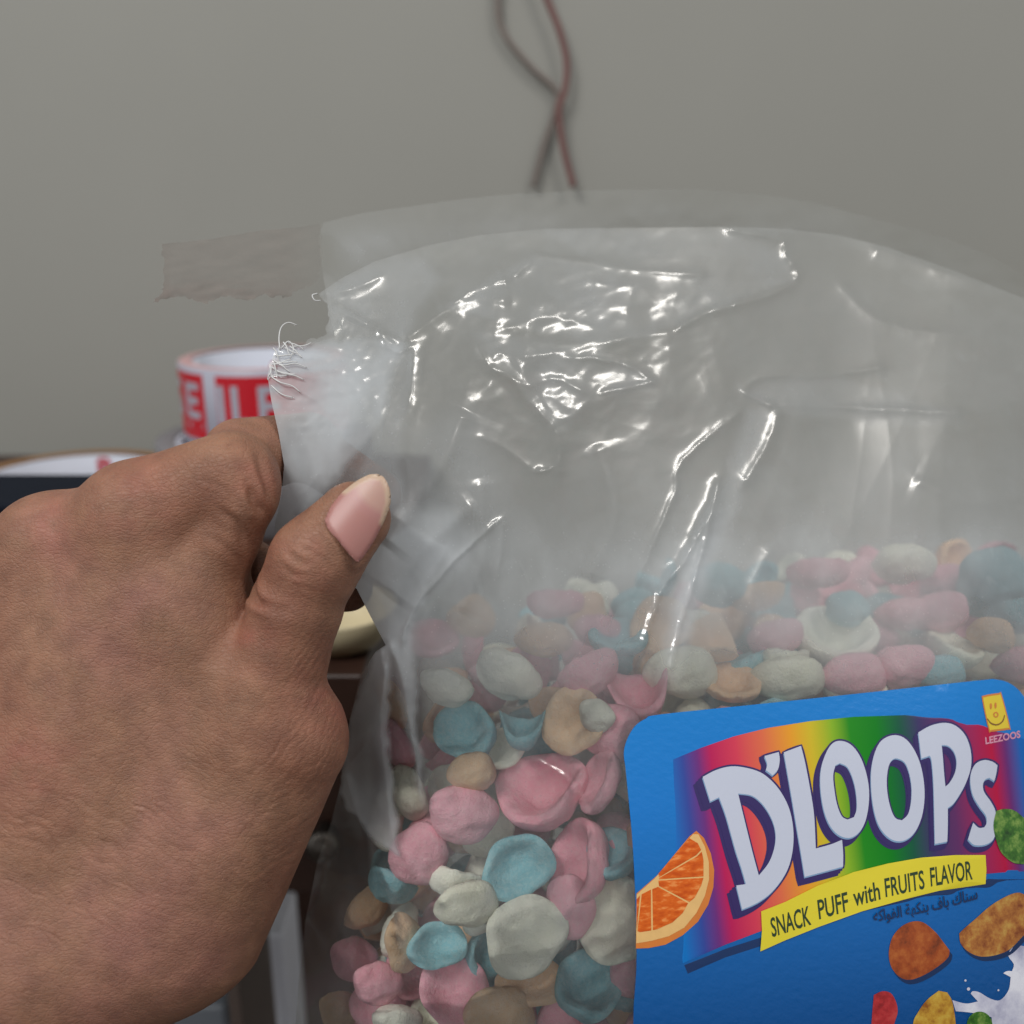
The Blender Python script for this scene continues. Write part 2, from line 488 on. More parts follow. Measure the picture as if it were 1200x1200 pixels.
def surface_nets(fn, lo, hi, h):
    xs = [np.arange(lo[i], hi[i] + h, h, dtype=np.float32) for i in range(3)]
    nx, ny, nz = map(len, xs); f = np.empty((nx, ny, nz), np.float32)
    Y, Z = np.meshgrid(xs[1], xs[2], indexing='ij')
    for i0 in range(0, nx, 16):
        xx = xs[0][i0:i0 + 16]; p = np.empty((len(xx), ny, nz, 3), np.float32); p[..., 0] = xx[:, None, None]; p[..., 1] = Y; p[..., 2] = Z
        f[i0:i0 + 16] = fn(p)
    s = f < 0; cs = np.zeros((nx - 1, ny - 1, nz - 1), np.int8)
    for a in (0, 1):
        for b in (0, 1):
            for c in (0, 1): cs += s[a:nx - 1 + a, b:ny - 1 + b, c:nz - 1 + c]
    act = (cs > 0) & (cs < 8); I = np.argwhere(act); idx = -np.ones(act.shape, np.int64); idx[act] = np.arange(len(I))
    acc = np.zeros((len(I), 3)); cnt = np.zeros(len(I))
    cor = [(a, b, c) for a in (0, 1) for b in (0, 1) for c in (0, 1)]
    for u in cor:
        for ax in range(3):
            if u[ax]: continue
            v_ = list(u); v_[ax] = 1
            fa = f[I[:, 0] + u[0], I[:, 1] + u[1], I[:, 2] + u[2]]; fb = f[I[:, 0] + v_[0], I[:, 1] + v_[1], I[:, 2] + v_[2]]
            m = (fa < 0) != (fb < 0); t = np.where(m, fa / np.where(m, fa - fb, 1), 0)
            q = np.tile(np.array(u, float), (len(I), 1)); q[:, ax] += t; acc[m] += q[m]; cnt[m] += 1
    V = (I + acc / cnt[:, None]) * h + np.array([x[0] for x in xs])
    F = []
    for ax in range(3):
        b, c = [(1, 2), (2, 0), (0, 1)][ax]
        sl = [slice(1, -1)] * 3; s0 = list(sl); s1 = list(sl); s0[ax] = slice(0, -1); s1[ax] = slice(1, None)
        A0 = s[tuple(s0)]; B0 = s[tuple(s1)]; K = np.argwhere(A0 != B0); fl = A0[tuple(K.T)]
        off = np.array([1, 1, 1]); off[ax] = 0; K = K + off
        db = np.zeros(3, int); db[b] = 1; dc = np.zeros(3, int); dc[c] = 1
        q = np.stack([idx[tuple((K - db - dc).T)], idx[tuple((K - dc).T)], idx[tuple(K.T)], idx[tuple((K - db).T)]], 1)
        q[~fl] = q[~fl][:, ::-1]; F.append(q)
    F = np.concatenate(F); F = F[(F >= 0).all(1)]
    return V, F


def sdf_grad(fn, p, e=.02):
    p = p.astype(np.float32); g = np.empty_like(p)
    for i in range(3):
        q = p.copy(); q[:, i] += e; r = p.copy(); r[:, i] -= e; g[:, i] = (fn(q) - fn(r)) / (2 * e)
    return g / np.maximum(np.linalg.norm(g, axis=1, keepdims=True), 1e-6)


HV, HF = surface_nets(hand_sdf, (-19.5, -19, 20.5), (-3.0, 3.4, 33.5), .13)
# one level of refinement by splitting quads
def refine(V, F):
    n = len(V); E = np.concatenate([F[:, [i, (i + 1) % 4]] for i in range(4)]); Es = np.sort(E, 1)
    U, inv = np.unique(Es[:, 0] * 10 ** 7 + Es[:, 1], return_inverse=True); inv = inv.reshape(4, -1)
    mid = (V[U // 10 ** 7] + V[U % 10 ** 7]) / 2; cen = V[F].mean(1)
    e = n + inv; c = n + len(mid) + np.arange(len(F))
    G = np.concatenate([np.stack([F[:, i], e[i], c, e[(i - 1) % 4]], 1) for i in range(4)])
    return np.concatenate([V, mid, cen]), G


HV, HF = refine(HV, HF)
for _ in range(2):
    g = sdf_grad(hand_sdf, HV); HV = HV - g * hand_sdf(HV.astype(np.float32))[:, None]
g = sdf_grad(hand_sdf, HV)
hpx = 600 + HV[:, 0] / HV[:, 2] * FPX; hpy = 600 - HV[:, 1] / HV[:, 2] * FPX
front = np.clip((-g[:, 2] - .05) * 4, 0, 1)
disp = np.zeros(len(HV))
creases = [  # (points, width px, depth cm)
    ([(303, 650), (294, 684), (300, 704), (316, 712)], 5, .13), ([(314, 712), (330, 716), (340, 712)], 7, .03),
    ([(286, 712), (276, 700), (266, 694)], 4, .02), ([(298, 716), (303, 730), (305, 745)], 6, .02),
    ([(333, 640), (342, 652), (356, 660), (366, 658)], 4.5, .045), ([(328, 660), (342, 672), (356, 676)], 4, .02),
    ([(348, 642), (362, 645), (378, 655), (388, 668)], 3.5, .022), ([(352, 632), (368, 636), (384, 646), (394, 660)], 3, .018),
    ([(366, 628), (380, 634), (394, 646), (400, 656)], 3, .014), ([(342, 686), (360, 690), (374, 700)], 3, .012),
    ([(292, 568), (300, 588), (311, 606)], 6, .13), ([(256, 596), (277, 614), (289, 642)], 5, .06), ([(240, 626), (262, 640), (284, 664)], 5, .035),
    ([(232, 560), (262, 572), (280, 588)], 3.5, .012), ([(222, 700), (250, 712), (276, 716)], 4, .010),
    ([(300, 530), (310, 560), (317, 590)], 5, .08), ([(286, 560), (292, 580), (296, 600)], 3, .02), ([(262, 566), (270, 586), (274, 600)], 3, .015),
]
for pts, wd, dp in creases:
    d_, arc, Lc = seg_dist(hpx, hpy, catmull(pts, 6).tolist()); e = np.clip(np.minimum(arc, Lc - arc) / (Lc * .3) + .15, 0, 1)
    disp -= dp * np.exp(-(d_ / wd) ** 2) * e * front; disp += dp * .35 * (np.exp(-((d_ - wd * 1.9) / wd) ** 2)) * e * front
# loose skin folds over the thumb base and the wrist (real relief)
def wr(cx, cy, rx, ry, ang, wl, amp, warp):
    global disp
    a = math.radians(ang); u = (hpx - cx) * math.cos(a) + (hpy - cy) * math.sin(a); v_ = -(hpx - cx) * math.sin(a) + (hpy - cy) * math.cos(a)
    m = np.exp(-((hpx - cx) / rx) ** 2 - ((hpy - cy) / ry) ** 2) * front
    ph = v_ / wl + warp * fbm(hpx / 60 + cx, hpy / 60 + cy, 3)
    tri = 1 - np.abs((ph % 1) * 2 - 1); br = np.clip(fbm(u / 40 + 9, v_ / 12, 3) * 2 + .6, 0, 1)
    disp -= amp * m * br * np.exp(-(tri / .35) ** 2)


wr(372, 830, 60, 90, -55, 7.5, .030, 2.2); wr(372, 830, 60, 90, 50, 9, .015, 2.5)
wr(110, 960, 170, 110, 32, 11, .034, 2.2); wr(300, 860, 150, 150, -60, 10, .012, 2.5)
wr(160, 700, 140, 100, -35, 12, .007, 2.5); wr(330, 940, 90, 120, -40, 9, .018, 2.5)
wr(60, 1060, 200, 130, 28, 9, .024, 2.5); wr(230, 1020, 140, 140, -55, 8, .006, 2.5); wr(100, 800, 150, 110, 10, 10, .006, 2.8)
wr(352, 660, 40, 34, 25, 6.5, .016, 1.2); wr(358, 720, 40, 40, 20, 8, .008, 2.0); wr(275, 600, 50, 50, -62, 7, .008, 1.6)
disp += .035 * fbm(hpx / 130, hpy / 130, 3) + .010 * fbm(hpx / 28 + 4, hpy / 28, 3)
# tendons / veins, faint
for pts, wd, dp in (([(60, 640), (40, 800), (30, 1000)], 26, .05), ([(180, 650), (150, 800), (110, 960)], 26, .04), ([(250, 1040), (190, 900), (120, 800)], 16, .03)):
    d_, arc, Lc = seg_dist(hpx, hpy, pts); disp += dp * np.exp(-(d_ / wd) ** 2) * front
# seat of the nail
nail_c = np.array([[381, 610], [388, 594], [402, 577], [420, 563], [436, 556], [449, 559], [456, 572], [457, 590], [449, 612], [437, 635], [424, 654], [418, 658], [410, 650], [397, 634], [385, 620]], float)
nail_base = nail_c.copy()
d_, arc, Lc = seg_dist(hpx, hpy, nail_base.tolist() + [nail_base[0].tolist()])
ins = inside(hpx, hpy, nail_base)
fold = np.clip(1 - (hpx - 432) / 20, 0, 1)
disp += (-.03 * np.exp(-(d_ / 3.2) ** 2) + .03 * np.exp(-((d_ - 6) / 4) ** 2) * (~ins)) * front * fold * (hpy < 700)
HV = HV + g * disp[:, None]

m_, nt, N, L, b = mat_new('skin'); M_skin = m_
tc = N.new('ShaderNodeTexCoord')
def noise(sc, det=4, vec=None, rough=.55):
    n_ = N.new('ShaderNodeTexNoise'); n_.inputs['Scale'].default_value = sc; n_.inputs['Detail'].default_value = det; n_.inputs['Roughness'].default_value = rough
    L.new(vec or tc.outputs['Object'], n_.inputs['Vector']); return n_.outputs['Fac']
def ramp(fac, stops):
    r = N.new('ShaderNodeValToRGB'); L.new(fac, r.inputs[0]); el = r.color_ramp.elements
    el[0].position, el[0].color = stops[0]; el[1].position, el[1].color = stops[-1]
    for p_, c_ in stops[1:-1]: e = el.new(p_); e.color = c_
    return r.outputs[0]
def mixc(fac, a, b_, mode='MIX'):
    x = N.new('ShaderNodeMix'); x.data_type = 'RGBA'; x.blend_type = mode
    for sck, val in ((x.inputs[0], fac), (x.inputs[6], a), (x.inputs[7], b_)):
        if hasattr(val, 'is_linked'): L.new(val, sck)
        else: sck.default_value = val
    return x.outputs[2]
def math_(op, a, b_=None):
    x = N.new('ShaderNodeMath'); x.operation = op
    for i, val in enumerate((a, b_)):
        if val is None: continue
        if hasattr(val, 'is_linked'): L.new(val, x.inputs[i])
        else: x.inputs[i].default_value = val
    return x.outputs[0]
big = ramp(noise(28, 4), [(.3, lin(140, 98, 78)), (.5, lin(148, 110, 88)), (.72, lin(152, 108, 94))])
mid = ramp(noise(160, 5), [(.3, (.78, .74, .74, 1)), (.7, (1.10, 1.06, 1.04, 1))])
colr = mixc(1.0, big, mid, 'MULTIPLY')
vo = N.new('ShaderNodeTexVoronoi'); vo.inputs['Scale'].default_value = 260; L.new(tc.outputs['Object'], vo.inputs['Vector'])
dots = ramp(vo.outputs['Distance'], [(.0, (1, 1, 1, 1)), (.16, (0, 0, 0, 1))])
sel = math_('GREATER_THAN', noise(210, 1), .53)
colr = mixc(math_('MULTIPLY', math_('MULTIPLY', dots, sel), .50), colr, lin(96, 58, 46))
fa = N.new('ShaderNodeAttribute'); fa.attribute_name = 'flush'; colr = mixc(math_('MULTIPLY', fa.outputs['Fac'], .30), colr, lin(168, 98, 88))
L.new(colr, b.inputs['Base Color'])
mp = N.new('ShaderNodeMapping'); mp.inputs['Rotation'].default_value = (0, math.radians(38), 0); mp.inputs['Scale'].default_value = (1, 1, 2.6); L.new(tc.outputs['Object'], mp.inputs[0])
wp = N.new('ShaderNodeMix'); wp.data_type = 'VECTOR'; wp.inputs[0].default_value = .012
nzc = N.new('ShaderNodeTexNoise'); nzc.inputs['Scale'].default_value = 60; L.new(tc.outputs['Object'], nzc.inputs['Vector'])
L.new(mp.outputs[0], wp.inputs[4]); L.new(nzc.outputs['Color'], wp.inputs[5])
v1 = N.new('ShaderNodeTexVoronoi'); v1.feature = 'DISTANCE_TO_EDGE'; v1.inputs['Scale'].default_value = 420; L.new(wp.outputs[1], v1.inputs['Vector'])
mp2 = N.new('ShaderNodeMapping'); mp2.inputs['Rotation'].default_value = (0, math.radians(-50), 0); mp2.inputs['Scale'].default_value = (1, 1, 2.2); L.new(tc.outputs['Object'], mp2.inputs[0])
v2 = N.new('ShaderNodeTexVoronoi'); v2.feature = 'DISTANCE_TO_EDGE'; v2.inputs['Scale'].default_value = 700; L.new(mp2.outputs[0], v2.inputs['Vector'])
hgt = math_('ADD', math_('ADD', math_('MINIMUM', v1.outputs['Distance'], .12), math_('MULTIPLY', math_('MINIMUM', v2.outputs['Distance'], .12), .6)), math_('MULTIPLY', noise(500, 4), .12))
bp = N.new('ShaderNodeBump'); bp.inputs['Strength'].default_value = .58; bp.inputs['Distance'].default_value = .0012; L.new(hgt, bp.inputs['Height']); L.new(bp.outputs[0], b.inputs['Normal'])
b.inputs['Roughness'].default_value = .52; b.inputs['Specular IOR Level'].default_value = .35
b.inputs['Subsurface Weight'].default_value = .18; b.inputs['Subsurface Radius'].default_value = (.0045, .0018, .001); b.inputs['Subsurface Scale'].default_value = 1

hand = link('hand', quadmesh('hand', Wd(HV), HF), M_skin)
tag(hand, 'bare left hand pinching the torn corner of the clear bag between thumb and index finger', 'hand')
hm = hand.data; fl_ = np.zeros(len(HV))
for kx, ky, kr in ((60, 620, 46), (170, 585, 52), (296, 560, 34), (352, 662, 40), (385, 820, 50), (300, 745, 40), (40, 900, 60)):
    fl_ += np.exp(-((hpx - kx) ** 2 + (hpy - ky) ** 2) / kr ** 2) * (.7 + fbm(hpx / 22, hpy / 22, 3))
_a = hm.attributes.new('flush', 'FLOAT', 'POINT'); _a.data.foreach_set('value', np.clip(fl_, 0, 1.3).astype(np.float32))
bvh = BVHTree.FromPolygons([tuple(v) for v in Wd(HV)], HF.tolist())


def hit(px, py):
    d = (px - 600) / FPX * RIGHT + (600 - py) / FPX * UP + FWD
    r = bvh.ray_cast(Vector(CAM), Vector(d)); return None if r[0] is None else float(np.dot(np.array(r[0]) - CAM, FWD) * 100)


# thumb nail: a curved plate
NV, NF = cdt(catmull(nail_c.tolist() + [nail_c[0].tolist()], 5)[:-1], (), 2.5)
axis = np.array([.64, -.77]); cen = np.array([420., 607.]); nrm = np.array([.77, .64])
rel = NV - cen; tt = rel @ axis; ss = rel @ nrm
zc = [hit(*(cen + axis * q)) for q in (-30, 0, 20)]; z0 = zc[1]; slope = (zc[2] - zc[0]) / 50
dn, _, _ = seg_dist(NV[:, 0], NV[:, 1], nail_c.tolist() + [nail_c[0].tolist()])
nd = z0 + slope * tt * .8 + .34 * (ss / 42) ** 2 - .08 + .00 * tt
nd = nd + .05 * np.exp(-(dn / 1.6) ** 2) - .0
NW = P(NV[:, 0], NV[:, 1], nd)
nail = link('thumbnail', mesh('thumbnail', NW, NF), None)
sm = nail.modifiers.new('thickness', 'SOLIDIFY'); sm.thickness = .0004; sm.offset = 0
uvn = nail.data.attributes.new('along', 'FLOAT', 'POINT'); uvn.data.foreach_set('value', ((tt - 14 - .010 * ss * ss) / 20 + .5).astype(np.float32))
m_, nt, N, L, b = mat_new('nail'); tc = N.new('ShaderNodeTexCoord')
at = N.new('ShaderNodeAttribute'); at.attribute_name = 'along'
cr = ramp(at.outputs['Fac'], [(.0, lin(168, 118, 110)), (.55, lin(172, 124, 118)), (1.0, lin(182, 146, 132))])
tip = N.new('ShaderNodeAttribute'); tip.attribute_name = 'tip'
cr = mixc(tip.outputs['Fac'], cr, lin(196, 172, 146)); cr = mixc(math_('MULTIPLY', noise(300, 4), .3), cr, lin(170, 110, 112))
L.new(cr, b.inputs['Base Color']); b.inputs['Roughness'].default_value = .42; b.inputs['Coat Weight'].default_value = .08; b.inputs['Coat Roughness'].default_value = .3
b.inputs['Subsurface Weight'].default_value = .1; b.inputs['Subsurface Radius'].default_value = (.002, .001, .0006); b.inputs['Subsurface Scale'].default_value = 1
nail.data.materials.append(m_)
te, _, _ = seg_dist(NV[:, 0], NV[:, 1], [(404, 574), (420, 563), (436, 556), (449, 559), (456, 572), (457, 590), (450, 612)])
ta = nail.data.attributes.new('tip', 'FLOAT', 'POINT'); ta.data.foreach_set('value', np.clip((7 - te) / 3, 0, 1).astype(np.float32))
nail.parent = hand
# ================================================================== BAG
FC = [(372, 345, 27.2), (320, 430, 26.4), (450, 400, 27.4), (400, 560, 26.05), (345, 560, 26.1), (455, 600, 26.2), (430, 680, 26.3), (455, 755, 26.6), (340, 500, 26.2),
      (640, 268, 30.0), (850, 268, 31.5), (1000, 275, 33.0), (1200, 350, 33.5), (600, 400, 28.3), (600, 500, 27.7), (800, 500, 29.2), (1000, 500, 30.8), (1200, 500, 31.8),
      (600, 700, 26.9), (800, 700, 27.6), (1000, 700, 28.6), (1200, 700, 29.8), (500, 900, 26.6), (600, 900, 26.1), (740, 850, 26.6), (1000, 820, 27.5), (1190, 800, 28.5),
      (600, 1200, 25.3), (740, 1200, 25.2), (1000, 1200, 26.0), (1200, 1200, 27.0), (1200, 1000, 27.5), (1000, 1000, 26.6), (800, 1000, 25.9),
      (450, 800, 27.0), (480, 1000, 26.4), (430, 880, 28.0), (405, 880, 29.4), (395, 940, 29.4), (425, 1000, 27.6), (375, 1020, 29.0), (395, 1200, 27.0), (408, 1090, 27.4), (355, 1200, 28.7), (470, 1200, 25.9),
      (1400, 600, 34.0), (1400, 1200, 31.0), (1450, 900, 33), (1000, 1350, 26.2), (600, 1350, 25.6), (345, 1350, 28.8), (1400, 1350, 31)]
BC = [(372, 345, 27.3), (320, 430, 26.5), (380, 262, 29.0), (600, 228, 33.0), (800, 222, 34.5), (1000, 245, 36.0), (1200, 325, 37.0), (450, 400, 28.5), (420, 600, 27.2), (455, 755, 27.6),
      (600, 450, 34.0), (600, 600, 36.5), (1000, 600, 39.0), (1200, 600, 39.5), (600, 1000, 35.5), (1100, 1000, 38.0), (800, 800, 38.0), (405, 880, 29.8), (395, 940, 30.0), (375, 1020, 29.3),
      (355, 1200, 29.0), (450, 850, 31.0), (450, 1000, 32.0), (440, 1200, 32.5), (398, 1200, 31.6), (408, 1100, 31.6), (420, 1000, 31.2), (345, 1350, 29.0), (1000, 1350, 35.0), (1400, 1350, 34.0), (1400, 600, 36.5), (600, 1350, 34.0), (1450, 900, 35)]
Df0, Db0 = tps(FC, 2e-3), tps(BC, 2e-3)

LABEL = [(733, 900), (731, 882), (735, 866), (744, 851), (757, 842), (775, 837), (900, 824), (1040, 809), (1150, 797), (1166, 796), (1182, 800), (1196, 811), (1206, 828), (1213, 850),
         (1232, 960), (1250, 1090), (1262, 1215), (1270, 1330), (1262, 1345), (1245, 1352), (1000, 1362), (762, 1368), (748, 1362), (744, 1348), (742, 1200), (746, 1120), (742, 1000)]
LB = catmull(LABEL + [LABEL[0]], 5)[:-1]


def lab_mask(px, py):
    d, _, _ = seg_dist(px, py, LABEL + [LABEL[0]]); i = inside(px, py, LABEL)
    return np.where(i, 1, np.clip(1 - (d - 8) / 14, 0, 1))


def tri(x): return np.abs((x % 1) * 2 - 1) * 2 - 1


def facets(px, py, lam, seed, n=5, warp=.5):
    """crumpled-film relief: creased plane waves bent by noise"""
    r = np.random.default_rng(seed); h = 0
    for i in range(n):
        a = r.uniform(0, math.pi); L_ = lam * r.uniform(.6, 1.5)
        h = h + np.sqrt(tri((px * math.cos(a) + py * math.sin(a)) / L_ + r.uniform() + warp * fbm(px / (1.6 * L_) + i * 7, py / (1.6 * L_) + seed, 2)) ** 2 + .02) * (L_ / lam) / n
    return h


# creases of the front film: points, width px, height cm (towards us), wobble
RIDGES = [
    ([(524, 358), (549, 343), (575, 332), (604, 322), (626, 299)], 4.5, .10, 1), ([(626, 299), (680, 305), (740, 316), (830, 322)], 5, .05, .4),
    ([(850, 267), (866, 271), (900, 277), (918, 283), (921, 300), (934, 318), (931, 331)], 4.5, .10, 1),
    ([(931, 331), (900, 346), (852, 360), (826, 368), (790, 388)], 6, .10, 1), ([(790, 388), (740, 395), (700, 402)], 8, .05, .5),
    ([(556, 392), (574, 430), (596, 440), (620, 470), (652, 508), (655, 560)], 6, .09, 1), ([(596, 440), (618, 452), (650, 444), (690, 462)], 5, .07, 1),
    ([(660, 420), (700, 421), (740, 430), (770, 452)], 4, .07, 1), ([(700, 461), (722, 457), (770, 447)], 4, .07, 1), ([(575, 412), (612, 418), (656, 412)], 5, .06, 1),
    ([(590, 386), (640, 372), (700, 384)], 5, .04, .7), ([(620, 400), (664, 404), (700, 398)], 5, .03, .7), ([(604, 420), (640, 480), (664, 490), (690, 470)], 6, .05, 1),
    ([(623, 553), (640, 551), (653, 544)], 3, .06, 1), ([(556, 510), (590, 524), (626, 552)], 5, .03, .5), ([(690, 330), (725, 335), (740, 330)], 5, .05, 1),
    ([(866, 457), (892, 470), (912, 478)], 4, .08, 1), ([(912, 478), (900, 520), (870, 570)], 7, .07, .4), ([(912, 474), (1000, 478), (1130, 484)], 5, .05, .4),
    ([(866, 457), (900, 440), (960, 440), (1040, 430)], 5, .04, .4), ([(842, 560), (836, 590), (822, 620), (800, 660), (776, 690), (752, 760)], 5, .12, 1),
    ([(838, 590), (824, 640), (810, 690), (795, 740), (786, 790)], 5, .11, 1), ([(870, 480), (800, 540), (790, 580), (760, 650), (740, 700)], 4, .05, .3),
    ([(471, 760), (475, 735), (490, 706), (510, 682), (540, 650), (575, 618), (591, 606)], 3.2, .09, .6), ([(591, 606), (588, 640), (582, 680)], 4, .05, .3),
    ([(455, 752), (470, 790), (480, 850), (490, 910), (492, 938)], 5, .14, .2), ([(620, 888), (650, 902), (672, 922), (688, 950), (698, 1000), (702, 1060)], 3.5, .07, .8),
    ([(540, 770), (566, 815), (590, 850)], 3, .05, .5), ([(445, 758), (450, 800), (440, 850), (420, 885), (401, 905)], 3.5, .10, .4), ([(452, 775), (446, 850), (450, 900), (458, 975)], 4, .10, .2),
    ([(400, 365), (430, 380), (468, 402)], 4, .09, 1), ([(440, 385), (462, 412), (486, 404)], 4, .08, 1), ([(486, 404), (482, 450), (478, 480)], 3.5, .05, .4),
    ([(350, 585), (370, 560), (376, 555)], 3, .03, .3), ([(323, 425), (350, 440), (372, 444)], 3, .06, 1), ([(320, 445), (345, 455), (372, 470)], 3, .05, 1), ([(322, 410), (350, 420), (374, 416)], 3, .05, 1),
    ([(372, 344), (395, 342), (420, 335), (450, 322)], 6, .08, .7), ([(330, 385), (330, 410), (345, 428)], 3, .05, .8),
    ([(470, 400), (520, 365), (560, 350), (600, 352)], 10, .10, .1), ([(450, 640), (480, 600), (520, 540), (545, 480)], 16, .14, .1), ([(455, 700), (500, 640), (560, 590)], 18, .10, .1),
    ([(980, 330), (1040, 380), (1180, 400)], 8, .04, .2), ([(1020, 290), (1100, 318), (1230, 360)], 8, .05, .2),
    ([(402, 900), (420, 960), (450, 1040), (470, 1120)], 8, .12, .2), ([(380, 1010), (400, 1080), (420, 1180)], 9, .10, .2), ([(440, 930), (470, 1000), (520, 1060)], 7, .06, .2),
    ([(560, 560), (570, 640), (540, 720)], 10, .06, .1), ([(700, 520), (720, 600), (690, 680)], 14, .06, .1), ([(1070, 560), (1140, 590), (1210, 580)], 10, .05, .3),
    ([(905, 640), (880, 700), (905, 760)], 10, .04, .1), ([(500, 990), (560, 1030), (590, 1100)], 5, .03, .3), ([(655, 1075), (700, 1130), (735, 1190)], 5, .03, .3),
]


def front_relief(px, py):
    px, py = np.broadcast_arrays(np.asarray(px, float), np.asarray(py, float))
    h = np.zeros(px.shape)
    for k, (pts, wd, ht, wob) in enumerate(RIDGES):
        pl = catmull(pts, 4); R_ = wd * 6
        m = (px > pl[:, 0].min() - R_) & (px < pl[:, 0].max() + R_) & (py > pl[:, 1].min() - R_) & (py < pl[:, 1].max() + R_)
        if not m.any(): continue
        x, y = px[m], py[m]; d, arc, L_ = seg_dist(x + 1.5 * vnoise(x / 9 + k, y / 9), y + 1.5 * vnoise(x / 9, y / 9 + k), pl.tolist())
        end = np.clip(np.minimum(arc, L_ - arc) / 12 + .25, 0, 1)
        wv = 1 + wob * .45 * (vnoise(arc / 14. + 31 * k, arc * 0 + k * 1.7) + .35 * vnoise(arc / 5. + 31 * k, arc * 0 + 3))
        hh = ht * end * wv * np.exp(-np.sqrt((d / wd) ** 2 + .10))
        h[m] += hh * (wd / 5) ** .3
    cr = np.exp(-((px - 660) / 170) ** 2 - ((py - 390) / 110) ** 2)
    crb = np.exp(-((px - 400) / 75) ** 2 - ((py - 430) / 70) ** 2)
    h += cr * (.26 * facets(px, py, 130, 3) + .035 * facets(px, py, 52, 5, 3)) + crb * .04 * facets(px, py, 30, 8)
    up = np.clip((820 - py) / 300, 0, 1) * np.clip((px - 470) / 80, 0, 1)
    h += up * (.05 * facets(px, py, 260, 11, 3))
    low = np.clip((py - 700) / 200, 0, 1)
    h += low * (.07 * facets(px, py, 110, 21, 3))
    lm = lab_mask(px, py)
    return h * (1 - lm) + .0 * lm


def Df(px, py): return Df0(px, py) - front_relief(px, py)


def back_relief(px, py):
    return .14 * facets(px, py, 160, 31) + .05 * facets(px, py, 50, 33) + .10 * fbm(px / 150, py / 150, 2)


def sheet(poly, step, depth, lo, hi):
    x = np.arange(lo[0], hi[0] + step, step); y = np.arange(lo[1], hi[1] + step, step); X, Y = np.meshgrid(x, y); nx = len(x)
    ins_ = inside(X, Y, poly); q = ins_[:-1, :-1] & ins_[1:, :-1] & ins_[:-1, 1:] & ins_[1:, 1:]
    I, J = np.nonzero(q); a = I * nx + J; F = np.stack([a, a + nx, a + nx + 1, a + 1], 1)
    used = np.unique(F); mp_ = -np.ones(X.size, int); mp_[used] = np.arange(len(used)); F = mp_[F]; px = X.ravel()[used].copy(); py = Y.ravel()[used].copy()
    cnt = np.bincount(F.ravel(), minlength=len(px)); bd = np.nonzero(cnt < 4)[0]
    bx, by = px[bd], py[bd]; best = np.full(len(bd), 1e9); tx, ty = bx.copy(), by.copy()
    for i in range(len(poly)):
        x0, y0 = poly[i]; x1, y1 = poly[(i + 1) % len(poly)]; dx, dy = x1 - x0, y1 - y0; L_ = dx * dx + dy * dy + 1e-9
        t = np.clip(((bx - x0) * dx + (by - y0) * dy) / L_, 0, 1); qx, qy = x0 + t * dx, y0 + t * dy; d = np.hypot(bx - qx, by - qy); m = d < best
        best[m] = d[m]; tx[m] = qx[m]; ty[m] = qy[m]
    m = best < step * 1.6; px[bd[m]] = tx[m]; py[bd[m]] = ty[m]
    return px, py, F


tear = ragged([(372, 344), (380, 352), (386, 366), (384, 380), (380, 392), (364, 398), (350, 410), (338, 404), (330, 402), (322, 412), (315, 430), (314, 444)], 2.2, 3, 5)
front_poly = tear + [(318, 470), (326, 505), (333, 545), (330, 580), (322, 615), (330, 660), (400, 680), (418, 690), (432, 718), (452, 756), (440, 764), (424, 790), (411, 840), (403, 880), (399, 920), (388, 965), (372, 1010), (358, 1080), (350, 1150), (346, 1210),
                     (348, 1350), (1400, 1350), (1440, 1000), (1410, 600), (1330, 420), (1205, 352), (1120, 318), (1040, 290), (985, 276), (920, 268), (850, 266), (740, 267), (640, 268), (560, 276), (500, 288), (440, 306), (400, 326)]
back_poly = [(376, 300), (374, 282), (378, 262), (420, 251), (470, 244), (540, 234), (600, 228), (680, 224), (760, 222), (830, 223), (890, 228), (950, 237), (1000, 250), (1060, 266), (1110, 280), (1160, 300), (1205, 326),
             (1330, 400), (1410, 600), (1440, 1000), (1400, 1350), (348, 1350), (346, 1210), (350, 1150), (358, 1080), (372, 1010), (388, 965), (399, 920), (403, 880), (411, 840), (424, 790), (440, 764), (452, 756), (450, 700), (420, 640), (400, 560), (410, 480), (400, 420), (392, 390), (386, 360), (380, 330)]

m_, nt, N, L, _b = mat_new('clear_film'); M_film = m_
nt.nodes.remove(_b); out = nt.nodes['Material Output']; tc = N.new('ShaderNodeTexCoord')
at = N.new('ShaderNodeAttribute'); at.attribute_name = 'haze'
scr = N.new('ShaderNodeMapping'); scr.inputs['Rotation'].default_value = (0, math.radians(20), 0); scr.inputs['Scale'].default_value = (260, 260, 30); L.new(tc.outputs['Object'], scr.inputs[0])
hz = math_('MULTIPLY', at.outputs['Fac'], math_('ADD', .62, math_('MULTIPLY', noise(45, 5), .76)))
hz = math_('ADD', hz, math_('MULTIPLY', math_('MAXIMUM', math_('SUBTRACT', noise(1, 3, scr.outputs[0]), .62), 0), .5))
dus = N.new('ShaderNodeTexVoronoi'); dus.inputs['Scale'].default_value = 700; L.new(tc.outputs['Object'], dus.inputs['Vector'])
dst = math_('MULTIPLY', math_('LESS_THAN', dus.outputs['Distance'], .16), math_('GREATER_THAN', noise(120, 2), .52))
hz = math_('MINIMUM', math_('ADD', hz, math_('MULTIPLY', dst, .10)), .96)
tr = N.new('ShaderNodeBsdfTransparent'); tr.inputs[0].default_value = (.985, .988, .975, 1)
df = N.new('ShaderNodeBsdfDiffuse'); df.inputs[0].default_value = (.64, .675, .705, 1)
tl = N.new('ShaderNodeBsdfTranslucent'); tl.inputs[0].default_value = (.64, .665, .685, 1)
